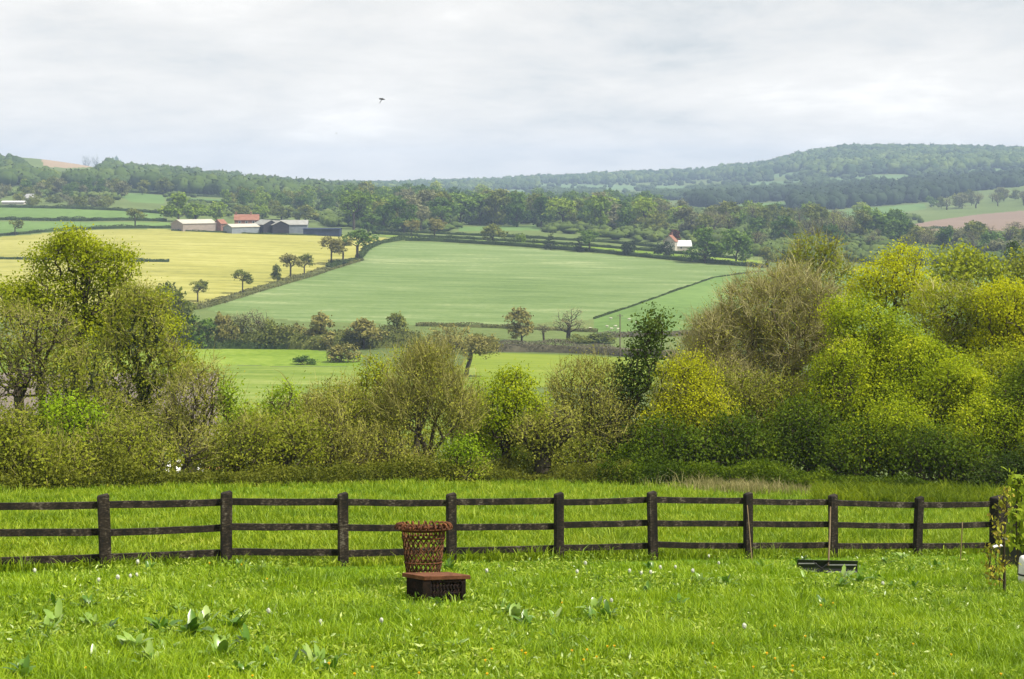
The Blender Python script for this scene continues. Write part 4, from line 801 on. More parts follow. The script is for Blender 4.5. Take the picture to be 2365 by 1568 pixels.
# ------------------------------------------------------------------ post and rail fence
def wood_dark():
    m, nt, out = new_mat('dark_stained_timber')
    n1 = noise(nt, 6, 6, stretch=(1,1,.25)); n2 = noise(nt, 45, 5, stretch=(.15,1,1))
    f = math_(nt, 'ADD', math_(nt, 'MULTIPLY', n1, .5), math_(nt, 'MULTIPLY', n2, .5))
    col = ramp(nt, f, [(.38,(.0025,.002,.0012)),(.48,(.010,.007,.004)),(.56,(.032,.023,.015)),(.64,(.12,.105,.08))])
    finish(nt, out, col, .85, .3, bump=n2, bstr=.5, bdist=.006); return m
TIM = wood_dark()
fence = None
ppx = [-42,245,522,793,1043,1291,1509,1728,1925,2118,2306,2490]; ptop = [1143,1140,1134,1137,1138,1137,1134,1137,1141,1147,1146,1150]
pd = [20.3+.75*i for i in range(12)]; pw = [.155,.16,.155,.145,.145,.14,.145,.14,.14,.14,.24,.15]
fx0 = (ppx[5]-CX)*pd[5]/F
fence = empty('post_and_rail_fence', (fx0, pd[5], gr(fx0, pd[5])), 'dark stained three-rail timber fence running across the grass', 'fence')
def W2(p): return Vector(p)-fence.location
fdir = Vector((1.66, .75, 0)).normalized(); fang = math.atan2(.75, 1.66); rg = np.random.default_rng(3)
posts = []
for i in range(12):
    d = pd[i]; x = (ppx[i]-CX)*d/F; z0 = gr(x, d); zt = -(ptop[i]-HY)*d/F; posts.append((x, d, z0, zt))
    w_ = pw[i]; dp = .11 if i != 10 else .24; b = MB(); hh = zt-z0
    lean = rg.normal(0, .008)
    ch = .035
    rot = Matrix.Rotation(fang, 3, 'Z')
    sec = [(-w_/2,-dp/2),(w_/2,-dp/2),(w_/2,dp/2),(-w_/2,dp/2)]
    rings = []
    for (zz, sx, tl) in ((-.35,1,0),(hh*.5,1,lean*.5),(hh-.06,1,lean),(hh-.015,.97,lean),(hh,.8,lean)):
        ring = []
        for (a, c) in sec:
            dz = 0
            if zz > hh-.05 and a < 0: dz = -.022
            p = rot @ Vector((a*sx+tl*2, c*sx, 0)); ring.append(W2((x+p.x, d+p.y, z0+zz+dz)))
        rings.append(ring)
    b.loft(rings); o = b.build('post', TIM, fence, bevel=.006)
hs = [(20,5.5),(80+3,5),(148,5)]
for i in range(11):
    a, c = posts[i], posts[i+1]
    for k, (hh, _) in enumerate(((.915,0),(.53,0),(.15,0))):
        ja, jc = rg.normal(0, .010), rg.normal(0, .010)
        A = Vector((a[0], a[1], a[3]-1.085+hh+ja)); B = Vector((c[0], c[1], c[3]-1.085+hh+jc))
        n = Vector((-fdir.y, fdir.x, 0)); off = n*(.055+.021); pr = []
        ext = .01
        A2 = A+(A-B).normalized()*ext; B2 = B+(B-A).normalized()*-.005
        b = MB(); rings = []
        for t in np.linspace(0, 1, 6):
            p = A2.lerp(B2, t)+off+Vector((0, 0, rg.normal(0, .002)-.006*math.sin(t*math.pi)))
            H = .05+rg.normal(0, .0012)
            rings.append([W2(p+n*sy*.019+Vector((0, 0, sz*H))) for (sy, sz) in ((-1,-1),(-1,1),(1,1),(1,-1))])
        b.loft(rings); b.build('rail', TIM, fence, bevel=.003)

# ------------------------------------------------------------------ rusty fire basket and slab seat
def rust(name, a, b_, c, s=14, rough=.85):
    m, nt, out = new_mat(name); n = noise(nt, s, 7, rough=.65); n2 = noise(nt, s*5, 4)
    f = math_(nt, 'ADD', math_(nt, 'MULTIPLY', n, .7), math_(nt, 'MULTIPLY', n2, .3))
    finish(nt, out, ramp(nt, f, [(.35, a), (.5, b_), (.66, c)]), rough, .25, bump=n2, bstr=.5, bdist=.003); return m
RUST = rust('rusted_iron', (.02,.008,.004), (.085,.030,.010), (.25,.095,.028)); RUSTD = rust('dark_rusted_iron', (.004,.003,.002), (.012,.006,.004), (.035,.016,.009)); RUSTM = rust('woven_rust', (.016,.008,.005), (.08,.034,.013), (.26,.115,.04)); SLAB = rust('rusted_plate', (.06,.022,.010), (.125,.048,.021), (.19,.08,.038), 9)
bx, bd_ = -205.5/F*19.3, 19.3; bz = gr(bx, bd_); mm = bd_/F
zt = -(1224-HY)*mm; H = zt-bz
root = empty('fire_basket', (bx, bd_, bz), 'rusty woven iron fire basket with flared loop rim behind the slab stool', 'fire basket')
root.rotation_euler = (-.15, 0, 0)
rtop, rbot = 50*mm, 34*mm
rad = lambda t: rbot+(rtop-rbot)*t**1.1
b = MB(); NS = 23
for k in range(NS):
    a0 = 2*math.pi*k/NS
    for sgn in (-1, 1):
        pts = []
        for t in np.linspace(0, .90, 24):
            a = a0+sgn*.5*(2*math.pi/NS)*math.sin(t*math.pi*7+.3); r = rad(t)+sgn*.006*math.cos(t*math.pi*7); pts.append((r*math.cos(a), r*math.sin(a), t*H))
        b.tube(pts, .0095, 5)
b.build('woven_side', RUSTM, root, smooth=True)
b = MB()
for t in (.015, .47, .86, .97):
    r = rad(t)+.012; b.tube([(r*math.cos(a), r*math.sin(a), t*H) for a in np.linspace(0, 2*math.pi, 49)], .011 if t < .9 else .012, 6, cap=False)
for k in range(NS): a = 2*math.pi*(k+.5)/NS; r = rad(.9); b.tube([(r*math.cos(a), r*math.sin(a), .86*H), (r*math.cos(a)*1.01, r*math.sin(a)*1.01, .985*H)], .009, 5)
b.build('band', RUST, root, smooth=True)
b = MB(); ro = 67*mm
rr = [(.88*ro, H-.012), (ro, H-.002), (ro, H+.012), (.86*ro, H+.004), (rtop*.93, H-.004), (rtop*.93, H-.014)]
for i in range(len(rr)):
    pass
ringsV = [[(r*math.cos(a), r*math.sin(a), z) for a in np.linspace(0, 2*math.pi, 49)[:-1]] for r, z in rr+[rr[0]]]
b.loft(ringsV, cap=False); b.build('rim_plate', RUST, root)
b = MB(); NL = 24
for k in range(NL):
    a = 2*math.pi*k/NL; pts = []
    for s in np.linspace(0, math.pi, 9):
        r = ro*.86+ .13*ro*math.cos(s); zz = H+.008+.062*math.sin(s); aa = a+.11*(s/math.pi-.5); pts.append((r*math.cos(aa), r*math.sin(aa), zz))
    b.tube(pts, .014, 6)
b.build('rim_loops', RUST, root, smooth=True)
b = MB(); b.tube([(0,0,.02),(0,0,.03)], rbot*.98, 32); b.build('base_plate', RUSTD, root)

sx, sd = (1005-CX)*18.45/F, 18.45; sz = gr(sx, sd); m18 = sd/F
root = empty('slab_stool', (sx, sd, sz), 'low stool with rusty slab top on dark lattice base, in front of fire basket', 'stool')
ztop = -(1326-HY)*m18-sz
# plate corners: left, front, right, back (tilted with the slope of the lawn)
def tp(px, py, dd_, up=0):   # local point at depth sd+dd_
    dq = sd+dd_; return Vector(((px-CX)*dq/F-sx, dd_, -(py-HY)*dq/F-sz+up))
cor = [tp(928,1322.5,.12), tp(980,1331,-.16), tp(1087,1328,-.02), tp(1036,1320.5,.24)]
b = MB(); th = .052
b.loft([[c-Vector((0,0,th)) for c in cor], cor]); b.build('slab_top', SLAB, root, bevel=.006)
cen = sum(cor, Vector())/4; inn = [cen+(c-cen)*.80 for c in cor]
b = MB()
for i in range(4):
    p, q = inn[i].copy(), inn[(i+1) % 4].copy(); p.z -= th+.02; q.z -= th+.02
    n_ = 11
    for k in range(n_+1):
        s = p.lerp(q, k/n_); amp = (q-p)/n_*.42
        for sg in (-1, 1):
            pts = [Vector((s.x, s.y, 0))+amp*sg*math.sin(t*math.pi*4)+Vector((0, 0, -.04+(s.z+.04)*t)) for t in np.linspace(0, 1, 14)]
            b.tube(pts, .011, 5)
    b.tube([p, q], .014, 5); b.tube([Vector((p.x,p.y,.12)), Vector((q.x,q.y,.12))], .012, 5)
b.build('lattice_base', RUSTD, root, smooth=True)
for i in range(4):
    b = MB(); p = inn[i]; b.box((p.x, p.y, (p.z-th)/2-.03), (.05 if i != 1 else .10, .05, p.z-th+.04)); b.build('leg', RUSTD, root)

# ------------------------------------------------------------------ snow pusher, canes, things in the right-hand corner
BLK = plain_mat('black_plastic', (.006,.006,.007), (.012,.012,.014), 8, .35, .5); RIBM = plain_mat('pale_plastic_rib', (.20,.20,.21), (.34,.34,.35), 10, .4, .5); ASHW = plain_mat('ash_handle', (.10,.07,.035), (.17,.12,.06), 14, .6, .3, (1,1,.1)); CANE = plain_mat('bamboo', (.11,.075,.03), (.18,.13,.055), 12, .6, .3, (1,1,.2))
d0 = 24.55; c0 = P3(1913, 1329, d0); gx, gz = c0.x, gr(c0.x, d0)
root = empty('snow_pusher', (gx, d0, gz), 'wide ribbed black pusher blade with long handle leaning on a fence post', 'snow shovel')
mpx = d0/F; zb = -(1327-HY)*mpx-gz; zt_ = -(1296-HY)*mpx-gz; hw = 70*mpx
b = MB(); rings = []
for xx in np.linspace(-hw, hw, 15):
    ring = []
    for t in np.linspace(0, 1, 7): ring.append((xx, .05*math.sin(t*math.pi)+.05*t, zb-.06+(zt_-zb+.06)*t-.012*(xx/hw)))
    for t in np.linspace(1, 0, 7): ring.append((xx, .05*math.sin(t*math.pi)+.05*t+.02, zb-.06+(zt_-zb+.06)*t-.012*(xx/hw)))
    rings.append(ring)
b.loft(rings); bl2 = b.build('blade', BLK, root)
for (xa, xb, t) in ((-.96,-.36,.78),(-.06,.96,.74),(-.70,-.36,.34),(-.06,.96,.33)):
    b = MB(); zz = zb-.06+(zt_-zb+.06)*t; yy = .05*math.sin(t*math.pi)+.05*t-.006
    b.box(((xa+xb)/2*hw, yy, zz-.006*(xa+xb)), ((xb-xa)*hw, .016, .015)); b.build('rib', RIBM, bl2)  # ribs coloured paler grey than the black blade
b = MB()
for s in (-1, 1): b.tube([(-.2*hw-s*.14, .03, zt_-.02), (-.2*hw+s*.12, .03, zb)], .011, 6)
b.build('brace', BLK, bl2)
top = P3(1918, 1171, pd[8]-.09)-Vector((gx, d0, gz)); bot = Vector((0, -.01, zt_-.07))
b = MB(); b.tube([bot, bot.lerp(top, .5)+Vector((.006,0,0)), top], [.016,.015,.014], 8); b.build('handle', ASHW, root, smooth=True)
def cane(label, pa, pb, da, db, r, m=CANE):
    A = P3(*pa, da); B = P3(*pb, db); g = gr(A.x, da); root = empty('garden_cane', (A.x, da, g), label, 'cane')
    o = Vector((A.x, da, g)); b = MB(); D = (B-A); st = A-o-D.normalized()*.1
    n_ = 7; pts = [st.lerp(B-o, t) for t in np.linspace(0, 1, n_)]
    b.tube(pts, [r*(1.0-.2*i/n_) for i in range(n_)], 7); b.build('stick', m, root, smooth=True)
    b = MB()
    for i in range(1, n_-1): b.tube([pts[i]-D.normalized()*.006, pts[i]+D.normalized()*.006], r*1.18, 7)
    b.build('knot', m, root)
cane('tan bamboo cane leaning against the post left of the black pusher', (1738,1312), (1726,1167), 24.6, pd[7]-.10, .009)
cane('thin grey-tan cane stuck upright between the last two fence bays', (2218,1296), (2223,1205), 26.0, 26.2, .010)
# black crate, white drum, white plate on stake
x_, d_, z_ = near_at(2350, 1318); dcr = 25.0; xc = (2352-CX)*dcr/F; zc = gr(xc, dcr)
root = empty('black_container', (xc, dcr, zc), 'black crate in the shade behind the young saplings', 'container', rz=.1)
b = MB(); b.box((0,0,.24), (.50,.35,.48)); b.build('body', BLK, root, bevel=.02)  # black lidded box filling a dark area of unknown content
b = MB(); b.box((0,0,.495), (.54,.39,.05)); b.build('lid', BLK, root, bevel=.01)
dw = 22.4; xw = (2367-CX)*dw/F; zw = gr(xw, dw); root = empty('plastic_drum', (xw, dw, zw), 'white plastic drum with dark band, cut by the right edge', 'drum')
WPL = plain_mat('white_plastic', (.62,.60,.57), (.78,.77,.75), 6, .4, .4)
hw_ = -(1283-HY)*dw/F-zw; b = MB(); rings = []
for (r, t) in ((.095,0),(.10,.03),(.098,.25),(.092,.5),(.088,.8),(.08,.92),(.06,.98),(.03,1.)): rings.append([(r*math.cos(a), r*math.sin(a), t*hw_) for a in np.linspace(0, 2*math.pi, 25)[:-1]])
b.loft(rings); b.build('body', WPL, root, smooth=True)
b = MB(); b.tube([(0,0,hw_*.36),(0,0,hw_*.42)], .1, 24); b.build('band', BLK, root, smooth=True)
dq = 21.6; A = P3(2300, 1262, dq); gq = gr(A.x, dq); root = empty('plant_marker', (A.x, dq, gq), 'tilted white curved marker plate on a thin stake by the copper sapling', 'plant marker')
b = MB(); hz = A.z-gq; rings = []
for s in np.linspace(-1, 1, 9):
    rings.append([(s*.085, y_, hz+s*.022+(.012*(1-s*s))+q_) for (y_, q_) in ((-.05,-.012),(-.03,.004),(.03,.004),(.05,-.012),(.03,-.002),(-.03,-.002))])
b.loft(rings); b.build('plate', WPL, root, smooth=True)
b = MB(); b.tube([(.05,0,-.1),(.052,0,hz)], .006, 6); b.build('stake', TIM, root)

# saplings with real leaves
def sapling(label, px, base, blobs, mat, leafL, n, seed, leafW=.55, hstem=None, twn=26):
    x, d, z = near_at(px, base); root = empty('sapling', (x, d, z), label, 'sapling'); m = d/F; rg = np.random.default_rng(seed)
    B = [(((cx-px)*m, 0, -(cy-HY)*m-z), (rx*m, rx*m*.9, ry*m)) for cx, cy, rx, ry in blobs]
    pts = np.concatenate([np.array(c)+unit(rg.normal(size=(twn, 3)))*(rg.uniform(.1, 1, (twn, 1))**.4)*np.array(r) for c, r in B])
    tz = max(c[2] for c, r in B); tx_ = [c[0] for c, r in B if c[2] == tz][0]
    st = [np.array((tx_*t**1.5+.01*math.sin(t*9), 0, -.05+(tz+.05)*t)) for t in np.linspace(0, 1, 12)]
    A = list(st); par = [-1]+list(range(11)); 
    for p in pts[np.argsort(pts[:, 2])]:
        arr = np.array(A); c = np.linalg.norm(arr-p, axis=1)+.5*np.maximum(0, arr[:, 2]-p[2]+.05)*4; k = int(np.argmin(c)); A.append(p); par.append(k)
    A = np.array(A); par = np.array(par); cnt = np.ones(len(A))
    for i in range(len(A)-1, 0, -1): cnt[par[i]] += cnt[i]
    V, Q = tubes_np(A, par, .0028*cnt**.4, 5); link('trunk', np_mesh('stem', V, [Q], [BARK], smooth=True), root)
    k = rg.integers(12, len(A), n); cn = A[k]+rg.normal(0, .045, (n, 3)); a = unit(rg.normal(0, .8, (n, 3))+np.array([0, -.1, -.7])); nn = unit(rg.normal(size=(n, 3))*.8+np.array([0, -.6, .7])); bb = unit(np.cross(nn, a)); nn = np.cross(a, bb)
    L = leafL*rg.uniform(.6, 1.25, (n, 1)); W = L*leafW/2
    V = np.stack([cn, cn+a*L*.3+bb*W*.8+nn*L*.05, cn+a*L*.6+bb*W*.8+nn*L*.03, cn+a*L-nn*L*.1, cn+a*L*.6-bb*W*.8+nn*L*.03, cn+a*L*.3-bb*W*.8+nn*L*.05, cn+a*L*.5-nn*L*.03], 1).reshape(-1, 3); o = np.arange(n)[:, None]*7
    q = np.concatenate([o+np.array([[0,1,2,6]]), o+np.array([[6,2,3,4]]), o+np.array([[0,6,4,5]])])
    link('crown', np_mesh('leaves', V, [q], [mat], tint=np.tile(rg.uniform(0, 1, n), 3), smooth=True), root)
COPPER = leaf_mat('copper_leaf', [(.16,.24,.015),(.36,.34,.03),(.42,.27,.06)], 8, .35); LIME = leaf_mat('lime_leaf', [(.14,.21,.015),(.26,.34,.02),(.38,.44,.04)], 4, .4)
sapling('copper-tinged sapling with thin dark stem at the right edge', 2318, 1378, [(2325,1140,14,18),(2318,1170,20,18),(2300,1205,22,18),(2312,1235,16,14),(2283,1270,20,14),(2300,1300,26,14),(2325,1290,18,18),(2290,1330,20,12)], COPPER, .07, 330, 5, .6)
sapling('taller lime-green sapling with drooping leaves, cut by right edge', 2352, 1345, [(2345,1112,16,20),(2355,1150,16,22),(2352,1195,20,18),(2340,1235,22,18),(2362,1240,14,20)], LIME, .12, 420, 6, .55)

# ------------------------------------------------------------------ grass
GR = leaf_mat('grass_blade', [(.035,.085,.002),(.155,.27,.003),(.30,.43,.005),(.52,.60,.07)], .9, .35, spec=.35, rough=.5, nz=.42)
GRM = leaf_mat('meadow_blade', [(.04,.085,.002),(.155,.25,.004),(.29,.38,.010),(.48,.49,.09)], .5, .35, spec=.3, rough=.55, nz=.45)
TAN = leaf_mat('dry_grass', [(.14,.14,.04),(.28,.25,.10),(.42,.37,.20)], .5, .3)
def vnoise(x, y, s, seed):
    r = np.random.default_rng(seed); g = r.uniform(0, 1, (64, 64)); x = x/s+1000; y = y/s+1000; i = np.floor(x).astype(int); j = np.floor(y).astype(int); fx = x-i; fy = y-j; fx = fx*fx*(3-2*fx); fy = fy*fy*(3-2*fy)
    return (g[i % 64, j % 64]*(1-fx)+g[(i+1) % 64, j % 64]*fx)*(1-fy)+(g[i % 64, (j+1) % 64]*(1-fx)+g[(i+1) % 64, (j+1) % 64]*fx)*fy
def grass(name, label, n, d0, d1, hr, wr, mat, seed, pxr=(-260, 2620), clump=.5, keep=None, power=1.0, hmul=None):
    rg = np.random.default_rng(seed); u = rg.uniform(0, 1, n); d = (d0**-power+u*(d1**-power-d0**-power))**(-1/power); px = rg.uniform(*pxr, n); x = (px-CX)*d/F
    k = rg.uniform(0, 1, n) < clump
    # gather a share of the blades into tufts
    nt_ = max(1, n//22); td_ = (d0**-power+rg.uniform(0, 1, nt_)*(d1**-power-d0**-power))**(-1/power); tx_ = (rg.uniform(*pxr, nt_)-CX)*td_/F; j = rg.integers(0, nt_, n)
    x = np.where(k, tx_[j]+rg.normal(0, .035, n), x); d = np.where(k, td_[j]+rg.normal(0, .035, n), d)
    if keep is not None: kk = keep(x, d, rg); x, d, k, j = x[kk], d[kk], k[kk], j[kk]; n = len(x)
    z = ground(x, d); hn = vnoise(x, d, .5, seed)*.6+vnoise(x, d, 1.7, seed+1)*.6
    tuft = rg.uniform(.7, 1.5, nt_)[j]
    h = rg.uniform(*hr, n)*(.45+hn)*np.where(k, tuft, 1)*(1 if hmul is None else hmul(x, d)); w = rg.uniform(*wr, n)
    a = rg.uniform(0, 6.28, n); az = np.where(k, np.arctan2(d-td_[j], x-tx_[j])+rg.normal(0, .5, n), rg.uniform(0, 6.28, n)); lean = rg.uniform(.1, .9, n)*h
    lx, ly = np.cos(az)*lean, np.sin(az)*lean; sx_, sy_ = np.cos(a)*w/2, np.sin(a)*w/2; o0 = np.zeros(n)
    p0 = np.stack([x-sx_, d-sy_, z-.01], -1); p1 = np.stack([x+sx_, d+sy_, z-.01], -1); mx, my, mz = x+lx*.35, d+ly*.35, z+h*.6
    p2 = np.stack([mx+sx_*.8, my+sy_*.8, mz], -1); p3 = np.stack([mx-sx_*.8, my-sy_*.8, mz], -1); p4 = np.stack([x+lx, d+ly, z+h*rg.uniform(.75, 1, n)], -1)
    V = np.stack([p0, p1, p2, p3, p4], 1).reshape(-1, 3); o = np.arange(n)[:, None]*5
    t = .6*rg.uniform(0, 1, n)+.4*rg.uniform(0, 1, nt_)[j]*np.where(k, 1, 0)+np.where(k, 0, .4*rg.uniform(0, 1, n))
    ob = link(name, np_mesh(name, V, [o+np.array([[0,1,2,3]]), o+np.array([[3,2,4]])], [mat], tint=np.concatenate([t, t]), smooth=False)); tag(ob, label, 'grass', kind='stuff'); return ob
def lawn_keep(x, d, r):
    k = ~((np.abs(x-gx) < .60) & (d > 22.9) & (d < 24.85) & (r.uniform(0, 1, len(x)) < .97))
    k &= ~((np.abs(x-sx) < .42) & (d > 17.5) & (d < 18.7) & (r.uniform(0, 1, len(x)) < .8))
    fd = 20.3+(x+7.3)*.452
    k &= d < fd+.25
    return k & ~((d > fd-.9) & (r.uniform(0, 1, len(x)) < .45))
grass('lawn_grass', 'long bright green grass of the lawn in front of the fence', 420000, 11.9, 28, (.05,.15), (.006,.015), GR, 31, clump=.6, power=.6, keep=lawn_keep, hmul=lambda x, d: np.clip((20.3+(x+7.3)*.452-d)/1.3, .3, 1))
grass('meadow_grass', 'meadow grass between the fence and the belt of bushes', 380000, 16.5, 53.5, (.08,.19), (.010,.024), GRM, 32, pxr=(-300, 2660), clump=.55, power=.5, keep=lambda x, d, r: (d > 20.3+(x+7.3)*.452-.1) & (d < np.interp(CX+F*x/d, colx, browd)+3))
def tall(x, d, r):
    px = CX+F*x/d; return (r.uniform(0, 1, len(x)) < np.exp(-((px-1720)/110)**2))
grass('seeding_grass', 'tan dry tall grass below the yellow topped tree', 6000, 47, 52.5, (.25,.45), (.012,.022), TAN, 33, pxr=(1450, 2000), clump=.3, keep=tall)
grass('rough_grass', 'darker rough grass and nettles at the right of the meadow', 26000, 42, 52, (.2,.42), (.02,.045), LM['green'], 34, pxr=(1880, 2620), clump=.6)
grass('fence_line_grass', 'taller uncut grass and weeds along the foot of the fence', 20000, 20, 30, (.04,.11), (.008,.02), LM['green'], 35, clump=.7, keep=lambda x, d, r: np.abs(d-(20.3+(x+7.3)*.452)+r.normal(0, .1, len(x))) < .30)  # darker green blades paint in the shadow strip under the bottom rail

def broadleaves(name, label, n, d0, d1, L, mat, seed, hh):
    rg = np.random.default_rng(seed); d = rg.uniform(d0**.5, d1**.5, n)**2; x = (rg.uniform(-200, 2560, n)-CX)*d/F
    ok = (vnoise(x, d, .7, seed)*.6+vnoise(x, d, 2.3, seed+3)*.6 > .55+rg.normal(0, .08, n)) & lawn_keep(x, d, rg); x, d = x[ok], d[ok]
    z = ground(x, d)+rg.uniform(.02, hh, len(x)); V, q = leaves_np(np.stack([x, d, z], -1), L, L*.32, rg, .1)
    tag(link(name, np_mesh(name, V, [q], [mat], tint=rg.uniform(0, 1, len(q)))), label, 'weeds', kind='stuff')
WEED = leaf_mat('weed_leaf', [(.03,.075,.003),(.13,.23,.006),(.32,.42,.02),(.52,.58,.16)], 2., .3, spec=.5, rough=.4)
broadleaves('lawn_weeds', 'small broad-leaved weeds and clover mixed through the lawn', 130000, 12.8, 27, .065, WEED, 41, .12)
def edge_growth(name, label, n, mat, seed, x0, x1, L, hm):
    rg = np.random.default_rng(seed); px = rg.uniform(x0, x1, n); b = np.interp(px, colx, browd); d = b+.2+rg.uniform(0, 1, n)**1.3*2.6; x = (px-CX)*d/F
    h = hm*(.15+1.1*vnoise(x, d, 1.1, seed)*vnoise(x, d, 3.1, seed+1)*1.6+.25*vnoise(x, d, .35, seed+2))
    z = ground(x, d)+h*rg.uniform(0, 1, n)**.7; V, q = leaves_np(np.stack([x, d, z], -1), L, L*.5, rg, .3)
    tag(link(name, np_mesh(name, V, [q], [mat], tint=vnoise(x, d, .4, seed+5)*.6+rg.uniform(0, .4, n))), label, 'undergrowth', kind='stuff')
edge_growth('brambles', 'olive brambles and dead stalks closing the foot of the left and middle bushes', 60000, LM['bramble'], 61, -280, 1460, .09, 1.1)
edge_growth('nettles', 'dark green nettles and brambles along the foot of the right-hand bushes', 50000, LM['deep'], 62, 1380, 2640, .10, 1.1)  # leaf colour darkened to imitate shade at the foot of the bushes
# ---- dock plants, dandelions
DOCK = leaf_mat('dock_leaf', [(.03,.09,.005),(.09,.20,.010),(.22,.33,.04)], 5, .3, spec=.6, rough=.32)
PALED = leaf_mat('pale_dock_leaf', [(.09,.19,.010),(.20,.32,.04),(.40,.48,.18)], 5, .2, spec=.7, rough=.3)
def dock(px, py, n, L, seed, mat, label):
    L *= .98; n = int(n*1.5)
    x, d, z = near_at(px, py, .06); rg = np.random.default_rng(seed); V, Q = [], []
    for i in range(n):
        az = rg.uniform(0, 6.28); el = rg.uniform(.5, 1.35); l = L*rg.uniform(.6, 1.2); w = l*rg.uniform(.22, .32); dr = Vector((math.cos(az)*math.cos(el), math.sin(az)*math.cos(el), math.sin(el))); sd_ = Vector((-math.sin(az), math.cos(az), 0)); up = sd_.cross(dr)*-1
        if up.z < 0: up = -up
        base = Vector((rg.normal(0, .022), rg.normal(0, .022), .02)); o = len(V); S = 7; bend = rg.uniform(.2, .9)
        for s in range(S+1):
            t = s/S; c = base+dr*l*t-Vector((0, 0, 1))*l*bend*t*t*.55+Vector((0,0,.02)); ww = w*(math.sin(math.pi*min(1, t*.92+.06))**.7)*(.5 if t < .15 else 1)*(1+.14*math.sin(t*22+i))
            V += [c-sd_*ww*.5+up*ww*.12, c, c+sd_*ww*.5+up*ww*.12]
        for s in range(S): Q += [(o+s*3, o+s*3+1, o+s*3+4, o+s*3+3), (o+s*3+1, o+s*3+2, o+s*3+5, o+s*3+4)]
    me = np_mesh('dock', np.array([v[:] for v in V]), [np.array(Q)], [mat], tint=np.repeat(rg.uniform(0, 1, n), len(Q)//n), smooth=True)
    o = link('dock_plant', me, None, (x, d, z)); tag(o, label, 'weed', 'broad-leaved dock plants in the lawn')
dk = [(130,1440,9,.26,1,'pale-leaved dock at the far left of the lawn'),(205,1400,8,.24,0,'upright green dock behind the far-left pale dock'),(215,1445,7,.24,1,'dock with silvery leaf right of the far-left pale dock'),(310,1500,9,.30,1,'largest silvery dock in the left foreground'),(350,1530,7,.26,1,'silvery dock below the largest left foreground dock'),(375,1455,9,.28,0,'green dock above the largest silvery dock'),(440,1465,10,.30,0,'broad green dock in the left-centre cluster'),(470,1440,8,.26,1,'pale dock behind the left-centre cluster'),(545,1455,9,.28,0,'long-leaved dock left of the centre clocks'),(515,1520,9,.30,1,'silvery dock with dark leaf near the bottom left'),(570,1490,7,.24,0,'dark-leaved dock right of the silvery bottom dock'),(735,1535,9,.28,1,'pale dock at the bottom left of the stool'),(765,1555,7,.24,0,'dark dock at the lower edge, left of centre'),(555,1312,8,.22,0,'dock at the foot of the second visible post'),(600,1318,7,.2,1,'paler dock right of the second visible post'),(660,1325,6,.2,0,'small dock between second and third posts'),(345,1312,6,.2,0,'dock in the first full fence bay'),(1035,1315,8,.24,0,'upright lime dock behind the slab stool'),(1012,1392,6,.2,0,'lone dock at the foot of the slab stool'),(942,1425,5,.2,0,'pale shoot left below the slab stool'),(1190,1430,9,.27,1,'broad silvery dock right of the slab stool'),(1215,1445,7,.24,0,'dark dock beside the broad silvery dock'),(1280,1430,5,.2,1,'small white-edged dock in the centre lawn'),(1375,1410,9,.26,1,'pale dock right of lawn centre'),(1400,1425,7,.24,0,'dark dock below the pale right-centre dock'),(1565,1395,8,.22,0,'dark clump before the sixth post'),(1680,1350,8,.22,0,'dock below the leaning cane'),(1620,1345,6,.2,1,'pale dock left of the leaning cane'),(1760,1310,7,.2,0,'dock between cane and black pusher'),(1850,1300,8,.24,0,'tall dock at the left end of the black pusher'),(1945,1335,8,.24,1,'silvery dock in front of the black pusher'),(1985,1345,8,.24,0,'dark dock at the right end of the black pusher'),(2085,1290,8,.24,1,'glossy dock by the ninth post'),(2045,1300,7,.22,0,'dock left of the ninth post'),(2160,1310,7,.2,0,'dock in the last full bay'),(1900,1400,8,.2,0,'dark leafy clump with yellow flower, right lawn'),(55,1560,7,.26,0,'dock in the bottom left corner'),(1500,1310,6,.2,0,'dock at the foot of the sixth post')]
rgd = np.random.default_rng(77)
zones = [((60,640),(1390,1560),26,'dock plant scattered in the weedy left foreground'),((1150,1450),(1370,1480),8,'dock plant scattered in the grass right of the stool'),((1480,2200),(1290,1370),12,'dock plant scattered near the foot of the right-hand fence bays'),((650,1100),(1440,1560),5,'dock plant scattered below the stool')]
for (xr_, yr_, k_, lb_) in zones:
    for _ in range(k_): dk.append((float(rgd.uniform(*xr_)), float(rgd.uniform(*yr_)), 6, float(rgd.uniform(.13,.21)), int(rgd.integers(0, 2)), lb_))
for i, (px, py, n, L, pl, lb) in enumerate(dk): dock(px, py, n, L, 200+i, PALED if pl else DOCK, lb)
STALK = plain_mat('stalk', (.14,.22,.04), (.22,.28,.07), 5); SEED = plain_mat('seed_head', (.42,.44,.34), (.58,.59,.50), 60, .9, .1, None, .6, .005); PETAL = plain_mat('yellow_petal', (.75,.42,.01), (.85,.60,.02), 40, .6, .2)
